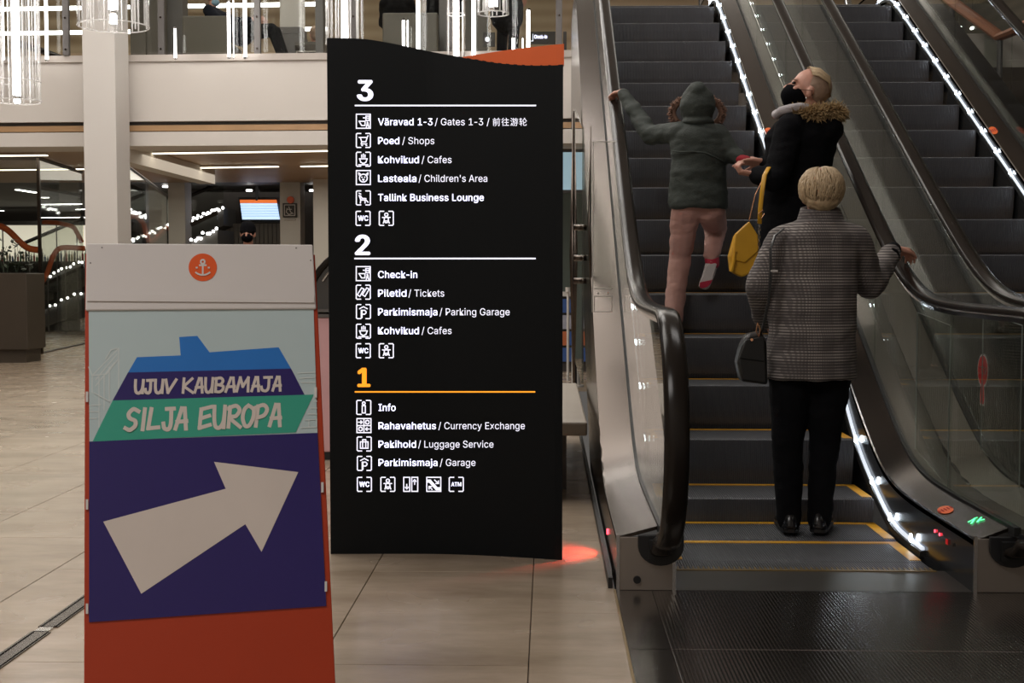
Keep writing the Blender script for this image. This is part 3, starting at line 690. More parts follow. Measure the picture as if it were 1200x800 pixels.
# one step mesh, shared by every step: cleated tread and cleated riser
def step_mesh():
    m = MB(); W = 1.0; n = 100; pitch = W / n
    prof = [(.40, .0), (.012, .0), (0, -.006), (.004, -.07), (.012, -.14), (.026, -.205), (.04, -.235)]
    cols = []
    for i in range(n):
        x = -W / 2 + i * pitch
        cols += [(x, 0), (x + pitch * .12, 1), (x + pitch * .52, 1), (x + pitch * .64, 0)]
    cols.append((W / 2, 0)); k = len(cols)
    for j, (y, z) in enumerate(prof):
        a = prof[max(0, j - 1)]; b = prof[min(len(prof) - 1, j + 1)]; d = Vector((b[0] - a[0], b[1] - a[1])).normalized(); nn = Vector((d.y, -d.x))
        nn = nn if j > 1 else (Vector((0, 1)) if j < 1 else Vector((-.7, .7)))
        if j > 1 and nn.x > 0: nn = -nn
        for x, h in cols: m.v.append(Vector((x, y + nn.x * .007 * (h - 1), z + nn.y * .007 * (h - 1))))
    for j in range(len(prof) - 1):
        for i in range(k - 1): m.f.append((j * k + i, j * k + i + 1, (j + 1) * k + i + 1, (j + 1) * k + i)); m.mi.append(0)
    m.box(-.5, .5, .01, .40, -.03, -.010)
    return m.mesh('step', M['step'])
STEP = step_mesh()
bm_ = MB(); bm_.box(-.5, .5, .362, .399, -.004, .0012); bm_.box(.455, .5, .04, .395, -.004, .0012); bm_.box(-.5, -.455, .04, .395, -.004, .0012)
BORDER = bm_.mesh('yellow_border', M['yellow'])
lm = MB(); lm.capsule((0, 0, 0), (-.002, 0, .022), .0085, .006, 8); LEDM = lm.mesh('led_lamp', M['led'], True)

def lpath(Y): return npath(Y) + .03 - .09 * math.exp(-((Y - 6.45) / .45) ** 2)
def escalator(Xc, xl, xr, label, XI, XH, bright_deck):
    t = thing('escalator', label, 'escalator', (Xc, 4.7, 0), None)
    for k in range(-4, 19):
        Y = 6.39 + .4 * k
        o = bpy.data.objects.new('step', STEP); COL.objects.link(o); o.parent = t; o.location = (0, Y - 4.7, npath(Y) - .002)
        if k < -3: continue
        q = bpy.data.objects.new('yellow_border', BORDER); COL.objects.link(q); q.parent = o
    # landing: comb plate with teeth, then floor plates
    m = MB(); m.box(xl, xr, 4.702, 5.035, -.02, .0); m.build('comb_plate', M['comb'], t)
    m = MB()
    for i in range(50):
        x = Xc - .5 + (i + .25) / 50; m.slab([(x, 5.03, -.002), (x + .008, 5.03, -.002), (x + .006, 5.075, -.001), (x + .002, 5.075, -.001)], (0, 0, .005))
    m.box(Xc - .5, Xc + .5, 5.015, 5.035, 0, .003); m.build('comb_teeth', M['comb_yellow'], t)
    for (a, b) in ((3.955, 4.697), (3.205, 3.95), (2.455, 3.2)):
        m = MB(); m.box(xl + .13, xr, a, b, -.02, 0); o = m.build('landing_plate', M['plate'], t, bevel=.002)
        m = MB(); m.box(xl, xl + .128, a, b, -.02, 0); m.build('landing_border', M['plate_smooth'], o)
    m = MB(); m.box(xl - .01, xl - .002, 2.45, 4.70, -.02, .003); m.build('brass_edge', M['comb_yellow'], t)
    m = MB(); m.box(Xc - .55, Xc + .55, 14.0, 14.9, 3.655, ZT + .002); m.build('upper_landing_plate', M['plate'], t)
    for sd in (-1, 1):
        xi = XI[sd > 0]; xh = XH[sd > 0]; xo = xl if sd < 0 else xr
        side = 'left' if sd < 0 else 'right'
        # skirt
        m = MB(); m.loft(sweep([(xi, -.30), (xi + sd * .012, -.30), (xi + sd * .012, .19), (xi, .19)][::sd], 4.70, 14.3)); m.build('skirt_panel', M['skirt'], t, smooth='auto')
        m = MB(); m.loft(sweep([(xi - sd * .001, -.006), (xi - sd * .001, .006), (xi - sd * .012, .006), (xi - sd * .014, -.006)], 5.30, 12.8, base=lambda Y, dz: lpath(Y) + dz)); m.build('alu_profile_glow', M['profile_glow'], t, smooth=False)
        m = MB(); m.loft(sweep([(xi - sd * .0, -.032), (xi - sd * .022, -.036), (xi - sd * .018, -.012), (xi, -.008)], 5.30, 12.8, base=lambda Y, dz: lpath(Y) + dz)); m.build('brush_strip', M['gasket'], t)
        Y = 5.45; n = 0
        while Y < 12.7:
            o = bpy.data.objects.new('led_lamp', LEDM); COL.objects.link(o); o.parent = t; o.location = (xi - sd * .014 - Xc, Y - 4.7, lpath(Y) + .004); Y += .335 if n < 4 else .30; n += 1
        # decks
        g = .012
        m = MB(); m.loft(sweep([(xi, .185), (xh - sd * g, .235), (xh - sd * g, .222), (xi, .17)], 4.70, 14.3)); m.build('inner_deck', M['steel'], t, smooth='auto')
        m = MB(); m.loft(sweep([(xh + sd * g, .235), (xo, .195), (xo, .18), (xh + sd * g, .222)], 4.70, 14.3)); m.build('outer_deck', M['bright_deck' if bright_deck == sd else 'steel'], t, smooth='auto')
        m = MB(); m.loft(sweep([(xi, .185), (xi, .192), (xi + sd * .006, .196), (xi + sd * .006, .185)], 4.70, 14.3)); m.build('deck_edge', M['alu'], t)
        m = MB(); m.loft(sweep([(xh - g, .215), (xh + g, .215), (xh + g, .247), (xh - g, .247)], 4.64, 14.3)); m.build('glass_gasket', M['gasket'], t)
        # outer cladding
        def bot(Y): return max(0.0, path(Y) - .95) if Y > 6 else 0
        rings = [[(xo, Y, path(Y) + .195), (xo - sd * .008, Y, path(Y) + .195), (xo - sd * .008, Y, bot(Y)), (xo, Y, bot(Y))] for Y in frange(4.70, 14.3, .15)]
        m = MB(); m.loft(rings); m.build('side_cladding', M['steel'], t, smooth='auto')
        # front box
        m = MB(); a, b = sorted((xi, xo)); m.box(a + .001, b - .001, 4.695, 4.71, .0, .195); m.build('front_cover', M['steel_front'], t, bevel=.002)
        m = MB(); m.box(a, a + .012, 4.690, 4.70, 0, .205); m.box(b - .012, b, 4.690, 4.70, 0, .205); m.build('cover_edge', M['alu'], t)
        m = MB(); out = [(xh - .083, 4.693, .205), (xh - .083, 4.693, .165)] + [(xh - .083 * math.cos(q * PI / 12), 4.693, .165 - .072 * math.sin(q * PI / 12)) for q in range(1, 12)] + [(xh + .083, 4.693, .165), (xh + .083, 4.693, .205)]
        m.slab(out, (0, -.014, 0)); o = m.build('handrail_inlet', M['black'], t, bevel=.003)
        m = MB(); m.box(xh - .045, xh + .045, 4.66, 4.69, .12, .19); m.build('inlet_brush', M['gasket'], o)
        if sd < 0:
            m = MB(); m.cyl((xh - .085, 4.697, .04), (xh - .085, 4.685, .04), .014, 16); m.build('sensor', M['black'], t)
        # handrail: centre line in the Y-Z plane
        Ls = [(4.74, .135), (4.66, .15), (4.58, .175)]
        for q in range(0, 19):
            an = -PI / 2 - q * PI / 18; Ls.append((4.54 + .42 * math.cos(an), .61 + .40 * math.sin(an)))
        for Y in frange(4.7, 13.9, .1): Ls.append((Y, path(Y - .02, .2) + 1.01))
        for q in range(0, 19):
            an = PI / 2 - q * PI / 18; Ls.append((14.0 + .42 * math.cos(an), ZT + .61 + .40 * math.sin(an)))
        rings = []
        for i, (Y, z) in enumerate(Ls):
            a = Ls[max(0, i - 1)]; b = Ls[min(len(Ls) - 1, i + 1)]; d = Vector((b[0] - a[0], b[1] - a[1])).normalized(); nn = Vector((d.y, -d.x)) * -1
            R = []
            for (cx_, cn) in ((-.034, -.016), (-.041, -.004), (-.038, .010), (-.024, .018), (0, .0205), (.024, .018), (.038, .010), (.041, -.004), (.034, -.016), (.02, -.017), (-.02, -.017)):
                R.append((xh + cx_, Y + nn.x * cn, z + nn.y * cn))
            rings.append(R)
        m = MB(); m.loft(rings); m.build('handrail', M['rubber'], t, smooth=True)
        rings = []
        for i, (Y, z) in enumerate(Ls[3:]):
            i += 3; a = Ls[max(0, i - 1)]; b = Ls[min(len(Ls) - 1, i + 1)]; d = Vector((b[0] - a[0], b[1] - a[1])).normalized(); nn = Vector((d.y, -d.x)) * -1
            rings.append([(xh + cx_, Y + nn.x * cn, z + nn.y * cn) for cx_, cn in ((-.03, -.018), (.03, -.018), (.024, -.034), (-.024, -.034))])
        m = MB(); m.loft(rings); m.build('handrail_guide', M['alu'], t)
        # glass panels
        cuts = [5.42, 6.7, 8.0, 9.3, 10.6, 11.9, 13.2]
        first = [(xh - .005, Y, .24) for Y in (5.42, 5.0, 4.72)] + [(xh - .005, 4.60, .225)] + [(xh - .005, 4.54 + .39 * math.cos(-PI / 2 - q * PI / 18), .61 + .375 * math.sin(-PI / 2 - q * PI / 18)) for q in range(0, 19)] + [(xh - .005, Y, path(Y - .02, .2) + .985) for Y in (4.9, 5.2, 5.42)]
        m = MB(); m.slab(first, (.01, 0, 0)); m.build('glass_panel', M['glass'], t)
        for a, b in zip(cuts, cuts[1:] + [14.4]):
            ys = frange(a + .003, b, .15)
            m = MB(); m.slab([(xh - .005, Y, path(Y) + .24) for Y in ys] + [(xh - .005, Y, path(Y - .02, .2) + .985) for Y in reversed(ys)], (.01, 0, 0)); m.build('glass_panel', M['glass'], t)
    # truss underside
    ys = frange(6.6, 14.3, .25)
    m = MB(); m.loft([[(xl + .01, Y, bot(Y)), (xr - .01, Y, bot(Y)), (xr - .01, Y, bot(Y) + .02), (xl + .01, Y, bot(Y) + .02)] for Y in ys]); m.build('underside', M['steel_dark'], t)
    return t
M['comb_yellow'] = mat('brass_comb', (.22, .15, .06), .4, .6)
M['profile_glow'] = mat('alu_glow_from_leds', (.8, .88, 1), .25, emit=.7)  # glow put into the aluminium profile in place of LED light falling on it
M['bright_deck'] = mat('steel_reflection_beige', (.17, .148, .125), .36, .4, var=.05)  # beige colour stands in for bright reflections in the steel outer decks
EA = escalator(1.0, .25, 1.864, 'left escalator with three people riding up', (.465, 1.535), (.41, 1.67), 1)
EB = escalator(2.60, 1.866, 3.48, 'empty right escalator beside the one people ride', (2.085, 3.115), (2.03, 3.24), -1)
t = MB(); t.cyl((.243, 5.32, .09), (.25, 5.32, .09), .012, 12); t.build('red_sensor_lamp', M['glow_red'], EA)
l = bpy.data.lights.new('red_sensor_light', 'SPOT'); l.energy = 15; l.color = (1, .06, .03); l.spot_size = math.radians(120); l.spot_blend = .8; l.shadow_soft_size = .02
o = bpy.data.objects.new('red_sensor_light', l); COL.objects.link(o); o.location = (.232, 5.32, .10); o.rotation_euler = Vector((-1, 0, -.45)).to_track_quat('-Z', 'Y').to_euler()
def onA(x, y, X): # point on a vertical plane x = X
    return onplane(x, y, Vector((X, 0, 0)), Vector((1, 0, 0)))
def deckpt(x, y, xc):
    """point of the inner right deck of an escalator under a pixel"""
    best = None
    for k in range(2000):
        s = 4.7 + k * .004
        for lat in (.025, .05, .075, .1):
            p = Vector((xc + lat, s, path(s) + .185 + lat / .123 * .05 + .003)); v = p - CAM
            d = v.dot(_F); e = abs(600 + F * v.dot(_R) / d - x) + abs(400 - F * v.dot(_U) / d - y)
            if best is None or e < best[0]: best = (e, p, s)
    return best[1], best[2]
def decal_on_deck(x, y, xc, par, matl, name, ru=.03, rv=.05):
    p, s = deckpt(x, y, xc); nrm = Vector((-.05 / .123, -(path(s + .05) - path(s - .05)) / .1, 1)).normalized()
    tv = Vector((0, 1, (path(s + .05) - path(s - .05)) / .1)).normalized(); tu = tv.cross(nrm)
    m = MB(); m.slab([p + tu * ru * math.cos(q * PI / 10) + tv * rv * math.sin(q * PI / 10) for q in range(20)], nrm * .001); o = m.build(name, M[matl], par); return p, tu, tv, nrm, o
M['sticker_orange'] = mat('orange_sticker', (.75, .13, .02), .4)
for (x, y, xc, par) in ((1108, 596, 1.535, EA), (901, 154, 1.535, EA), (1150, 153, 3.115, EB)):
    p, tu, tv, nr, o = decal_on_deck(x, y, xc, par, 'sticker_orange', 'orange_sticker', .028, .062)
    m = MB()
    for k in range(5): c = p + tu * (.012 * (k - 2) * 1.0) + nr * .0015; m.slab([c - tu * .003 - tv * .02, c + tu * .003 - tv * .02, c + tu * .003 + tv * .02, c - tu * .003 + tv * .02], nr * .0005)
    m.build('sticker_print', M['red_cloth'], o)
p, s = deckpt(1142, 612, 1.535); nr = Vector((-.4, 0, 1)).normalized(); tv = Vector((0, 1, 0)); tu = tv.cross(nr)
m = MB()
for pts in ([(-.02, -.02), (.012, .03)], [(.0, -.03), (.03, .01)], [(-.022, .012), (.02, .028)], [(.008, -.01), (.028, -.03)]):
    a, b = [p + tu * q[0] + tv * q[1] for q in pts]; d = (b - a).normalized(); n = d.cross(nr) * .004; m.slab([a - n, b - n, b + n, a + n], nr * .001)
m.build('green_running_sign', M['glow_green'], EA)
for (x, y) in ((1096, 622), (1101.5, 626)):
    p = onA(x, y, 1.5325); m = MB(); m.cyl(p, p + Vector((-.003, 0, 0)), .006, 10); m.build('red_indicator', M['glow_red'], EA)
p = onA(1110, 634.5, 1.5325); m = MB(); m.box(p.x - .003, p.x, p.y - .012, p.y + .012, p.z - .010, p.z + .010); m.build('red_key_switch', M['sticker_red'], EA)
p = onA(1117, 638, 1.5325); m = MB(); m.cyl(p, p + Vector((-.003, 0, 0)), .007, 10); m.build('key_lock', M['steel'], EA)

# acrylic guards
t = thing('acrylic_guard', 'clear acrylic guard box standing between the two escalators with the red STOP sticker', 'guard', (1.88, 5.9, .2))
for (x0, x1, Y) in ((1.70, 2.00, 6.05), (1.74, 1.98, 5.55)):
    m = MB(); m.box(x0, x1, Y, Y + .008, .22 + path(Y), .97); m.build('acrylic_sheet', M['acrylic'], t)
for x in (1.70, 2.00):
    m = MB(); m.slab([(x, 5.55, .24), (x, 6.05, .34), (x, 6.05, .97), (x, 5.55, .93)], (.006, 0, 0)); m.build('acrylic_sheet', M['acrylic'], t)
    m = MB(); m.tube([(x, 6.045, .34), (x, 6.045, .97), (x, 5.55, .93), (x, 5.55, .24)], .003, 4); m.build('sheet_edge', M['acrylic_edge'] if 'acrylic_edge' in M else M.setdefault('acrylic_edge', mat('acrylic_cut_edge', (.25, .27, .26), .3)), t)
# STOP paddle on the glass of the right escalator
t = thing('stop_sticker', 'small red paddle shaped STOP sticker on the glass between the escalators', 'sticker', (2.02, 6.1, .5))
X = 2.020
def paddle(xx, grow, matl, name, th):
    c = onA(1152, 434, X); c.x = xx; R = .066 + grow; pts = []
    for q in range(-5, 18):
        an = q * PI / 12; pts.append((xx, c.y - R * math.cos(an), c.z + R * 1.05 * math.sin(an) + 0))
    pts += [(xx, c.y + .028 + grow, c.z - .125), (xx, c.y + .022 + grow, c.z - .155 - grow), (xx, c.y - .022 - grow, c.z - .155 - grow), (xx, c.y - .028 - grow, c.z - .125)]
    m = MB(); m.slab(pts, (-th, 0, 0)); return m.build(name, M[matl], t), c
_, c = paddle(X, .009, 'sticker_white', 'white_margin', .001)
_, c = paddle(X - .0012, 0, 'sticker_red', 'red_face', .001)
STOPC = c
# guard sheet beside the left handrail, with a framed notice
t = thing('acrylic_guard', 'tall clear acrylic sheet standing beside the left handrail of the left escalator', 'guard', (.3, 6.9, .9))
A = at(695, 166, 6.9); B = at(719, 338, 6.9)
m = MB(); m.box(A.x, B.x + .01, 6.9, 6.908, at(700, 338, 6.9).z, A.z); m.build('acrylic_sheet', M['acrylic'], t)
m = MB(); z1 = A.z; z0 = at(700, 366, 6.9).z; m.tube([(A.x, 6.9, z0), (A.x, 6.9, z1), (B.x + .01, 6.9, z1)], .0035, 5); m.build('sheet_edge', M['white_pole'], t)
for (x0, x1) in ((696.5, 717), (732, 751)):
    a = at(x0, 347, 6.9); b = at(x1, 365, 6.9); m = MB()
    m.tube([(a.x, 6.897, a.z), (b.x, 6.897, a.z), (b.x, 6.897, b.z), (a.x, 6.897, b.z), (a.x, 6.897, a.z)], .003, 5)
    c = at(x0, 338, 6.9); m.tube([(a.x, 6.897, c.z), (b.x, 6.897, c.z)], .003, 5)
    m.cyl((a.x + .02, 6.895, a.z + .015), (a.x + .02, 6.889, a.z + .015), .006, 8); m.cyl((b.x - .02, 6.895, a.z + .015), (b.x - .02, 6.889, a.z + .015), .006, 8)
    m.build('notice_frame', M['white_pole'], t)

# glass screen, bench, poles and display seen between sign and escalator
t = thing('glass_screen', 'tall pointed glass screen edge on between the directory sign and the left escalator', 'glass screen', (.2, 7.5, 0))
m = MB(); m.slab([(.20, 7.7, .5), (.20, 10.2, .5), (.20, 10.2, 2.42), (.20, 7.7, 2.0)], (.012, 0, 0)); m.build('glass_pane', M['glass'], t)
p = at(672, 130, 10.2); q = at(671, 300, 10.2); r = at(674, 470, 10.0)
m = MB(); m.tube([p, q, r], [.004, .028, .018], 6); m.build('edge_post', M['steel'], t, smooth=True)
p = at(692.5, 148, 7.7); q = at(690.5, 262, 7.7); r = at(695, 380, 7.5)
m = MB(); m.tube([p, q, r], [.003, .012, .006], 6); m.build('edge_post', M['steel'], t, smooth=True)
for zz in (1.45, 1.25, 1.1):
    p = at(678, 230, 9); m = MB(); m.cyl((.17, 8.6, zz), (.26, 8.6, zz), .02, 8); m.build('clamp', M['steel'], t, smooth=True)
t = thing('stone_bench', 'low stone bench behind the directory sign beside the left escalator', 'bench', (-.2, 7.5, 0))
a = at(699, 499, 6.6); m = MB(); m.box(-.75, .20, 6.55, 8.9, .33, .40); m.build('seat_slab', M['stone'], t, bevel=.01)
for y in (6.9, 8.4):
    m = MB(); m.box(-.6, .1, y, y + .12, 0, .33); m.build('leg', M['grey_panel'], t)
m = MB(); m.box(.222, .238, 4.72, 9.4, 0, .04); tag(m.build('floor_rail', M['gasket'], None, origin=(.227, 4.72, 0)), 'thin dark rail on the floor along the left escalator cladding', 'rail')
a = at(675, 447, 13.2); m = MB(); m.cyl((a.x, 13.2, 0), (a.x, 13.2, 2.7), .045, 16); m.cyl((a.x, 13.2, 0), (a.x, 13.2, .02), .08, 16)
tag(m.build('white_pole', M['white_pole'], None, smooth=False, origin=(a.x, 13.2, 0)), 'round white pole standing behind the stone bench', 'pole')
a = at(665.5, 430, 13.9); m = MB(); m.cyl((a.x, 13.9, 0), (a.x, 13.9, 1.0), .015, 10); m.cyl((a.x, 13.9, .95), (a.x, 13.9, 1.0), .03, 10)
tag(m.build('barrier_post', M['white_pole'], None, origin=(a.x, 13.9, 0)), 'thin pale barrier post left of the round white pole', 'post')
t = thing('magazine_display', 'dark display stand with blue and orange printed cards behind the round white pole', 'display stand', (.35, 15, 0))
A = at(658, 347, 15.2); B = at(699, 430, 15.2)
m = MB(); m.box(A.x, B.x, 15.2, 15.5, 0, A.z); m.build('cabinet', M['dark_wall'], t)
m = MB(); m.box(A.x, B.x, 15.15, 15.55, A.z, A.z + .05); m.build('top_shelf', M['white_pole'], t)
cm = [mat('card_blue', (.03, .08, .25), .5), mat('card_orange', (.45, .12, .04), .5), mat('card_pale', (.3, .3, .35), .5)]
for i in range(5):
    for j in range(4):
        x0 = A.x + (B.x - A.x) * (i + .08) / 5; x1 = A.x + (B.x - A.x) * (i + .92) / 5; z1 = A.z - .03 - j * .19
        m = MB(); m.box(x0, x1, 15.17, 15.19, z1 - .16, z1); m.build('printed_card', cm[(i * 3 + j * 2) % 3 if (i + j) % 3 else 0], t)
A = at(657, 178, 17.5); B = at(672, 222, 17.5); t = thing('lit_window', 'small pale blue lit panel between the directory sign and the escalator', 'panel', (A.x, 17.5, B.z))
m = MB(); m.box(A.x - .3, B.x, 17.54, 17.56, B.z, A.z); m.build('lit_face', M['blue_pale'] if 'blue_pale' in M else M.setdefault('blue_pale', mat('pale_blue_lit', (.42, .62, .72), .4, emit=.5)), t)
m = MB(); m.box(A.x - .34, B.x + .03, 17.56, 17.60, B.z - .04, A.z + .04); m.build('frame', M['grey_panel'], t)
m = MB(); m.box(-.6, 3.2, 17.6, 17.7, 0, 2.8); struct(m.build('wall_under_stairs', M['shade_teal'] if 'shade_teal' in M else M.setdefault('shade_teal', mat('dull_green_wall', (.10, .13, .11), .6))))
# upper right: side stair rail and wall lights
t = thing('stair_rail', 'orange wooden handrail sloping down behind the right escalator', 'handrail', (5, 14, 4.5))
m = MB(); P = [at(1090, -22, 15), at(1116, 2, 14.4), at(1146, 24, 13.9), at(1172, 43, 13.6), at(1190, 36, 13.3), at(1215, 22, 13.1)]; m.tube(P, .075, 8, flat=.6); m.build('wooden_rail', M['orange_rail_dim'] if 'orange_rail_dim' in M else M.setdefault('orange_rail_dim', mat('orange_wood', (.35, .12, .05), .5)), t)
for p in (P[1], P[3], P[5]):
    m = MB(); m.cyl((p.x, p.y, 2.0), p, .03, 8); m.build('baluster', M['grey_panel'], t)
m = MB(); m.slab([P[0] - Vector((0, 0, .1)), P[3] - Vector((0, 0, .1)), P[3] - Vector((0, 0, 1.2)), P[0] - Vector((0, 0, 1.2))], (.01, .01, 0)); m.build('glass_pane', M['glass'], t)
for (x, y, wd, lb) in ((1103, 32.5, 9, 'long small lamp behind the orange handrail'), (1123.5, 32.5, 5, 'short small lamp behind the orange handrail'), (1139, 33, 2.5, 'tiny lamp dot right of the two small lamps')):
    p = at(x, y, 16); k = wd / 2 * 16 / F; m = MB(); m.box(p.x - k, p.x + k, 15.97, 16.03, p.z - .014, p.z + .014); t = thing('small_lamp', lb, 'light', p); m.build('lens', M['tube'], t)
    m = MB(); m.cyl((p.x, 16, p.z), (p.x, 16, 9), .004, 4); m.build('cable', M['black'], t)
m = MB(); m.box(6.2, 6.9, 9.5, 22, 0, 3.0); struct(m.build('wall_stair_side', M['slat_wall']))

# ================================================================== DIRECTORY SIGN
def signY(X):
    t = (X - at(383, 300, 5.25).x) / .94; t = max(0, min(1, t)); s = max(0, (t - .42) / .58)
    return 5.275 - .088 * s ** 1.6 + .012 * math.sin(t * PI) 
def onsign(x, y, off=0):
    Y = 5.25
    for _ in range(4): p = at(x, y, Y - off); Y = signY(p.x)
    p = at(x, y, Y - off); return p
sg = thing('directory_sign', 'tall black free standing directory sign with lit white lists for floors 3, 2 and 1', 'sign', (-.42, 5.27, 0))
def curved_panel(top, bottom_z, x0, x1, matl, name, th=.05, off=0):
    """top: list of pixel points of the upper silhouette"""
    xs = frange(x0, x1, 9.0); front = []; back = []
    def topy(x):
        for a, b in zip(top, top[1:]):
            if a[0] <= x <= b[0]: return a[1] + (b[1] - a[1]) * (x - a[0]) / (b[0] - a[0])
        return top[-1][1] if x > top[-1][0] else top[0][1]
    rings = []
    for x in xs:
        p = onsign(x, topy(x), off); zb = bottom_z(x) if callable(bottom_z) else bottom_z
        rings.append([(p.x, p.y, zb), (p.x, p.y, p.z), (p.x, p.y + th, p.z), (p.x, p.y + th, zb)])
    m = MB(); m.loft(rings); return m.build(name, M[matl], sg)
def fsm(pts):
    # smooth outline
    out = []
    for i in range(len(pts) - 1):
        a = Vector(pts[max(i - 1, 0)]); b = Vector(pts[i]); c = Vector(pts[i + 1]); d = Vector(pts[min(i + 2, len(pts) - 1)])
        for k in range(6): s = k / 6; out.append(tuple(.5 * ((2 * b) + (c - a) * s + (2 * a - 5 * b + 4 * c - d) * s * s + (3 * b - a - 3 * c + d) * s ** 3)))
    return out + [pts[-1]]
blk = fsm([(383, 44.5), (410, 44.8), (432, 46.2), (455, 50), (480, 55), (505, 60.5), (530, 65), (555, 69), (580, 73), (605, 75.4), (630, 76.3), (660, 75.6)])
org = fsm([(540, 67), (560, 63.8), (585, 60), (610, 56.6), (635, 53.8), (661, 51.3)])
curved_panel(blk, .0, 383, 660, 'sign_black', 'black_body')
def orgb(x):
    for a, b in zip(blk, blk[1:]):
        if a[0] <= x <= b[0]: return onsign(x, a[1] + (b[1] - a[1]) * (x - a[0]) / (b[0] - a[0]), 0).z - .002
    return onsign(660, 75.6, 0).z
curved_panel(org, orgb, 541, 661, 'sign_orange', 'orange_wedge', th=.045)

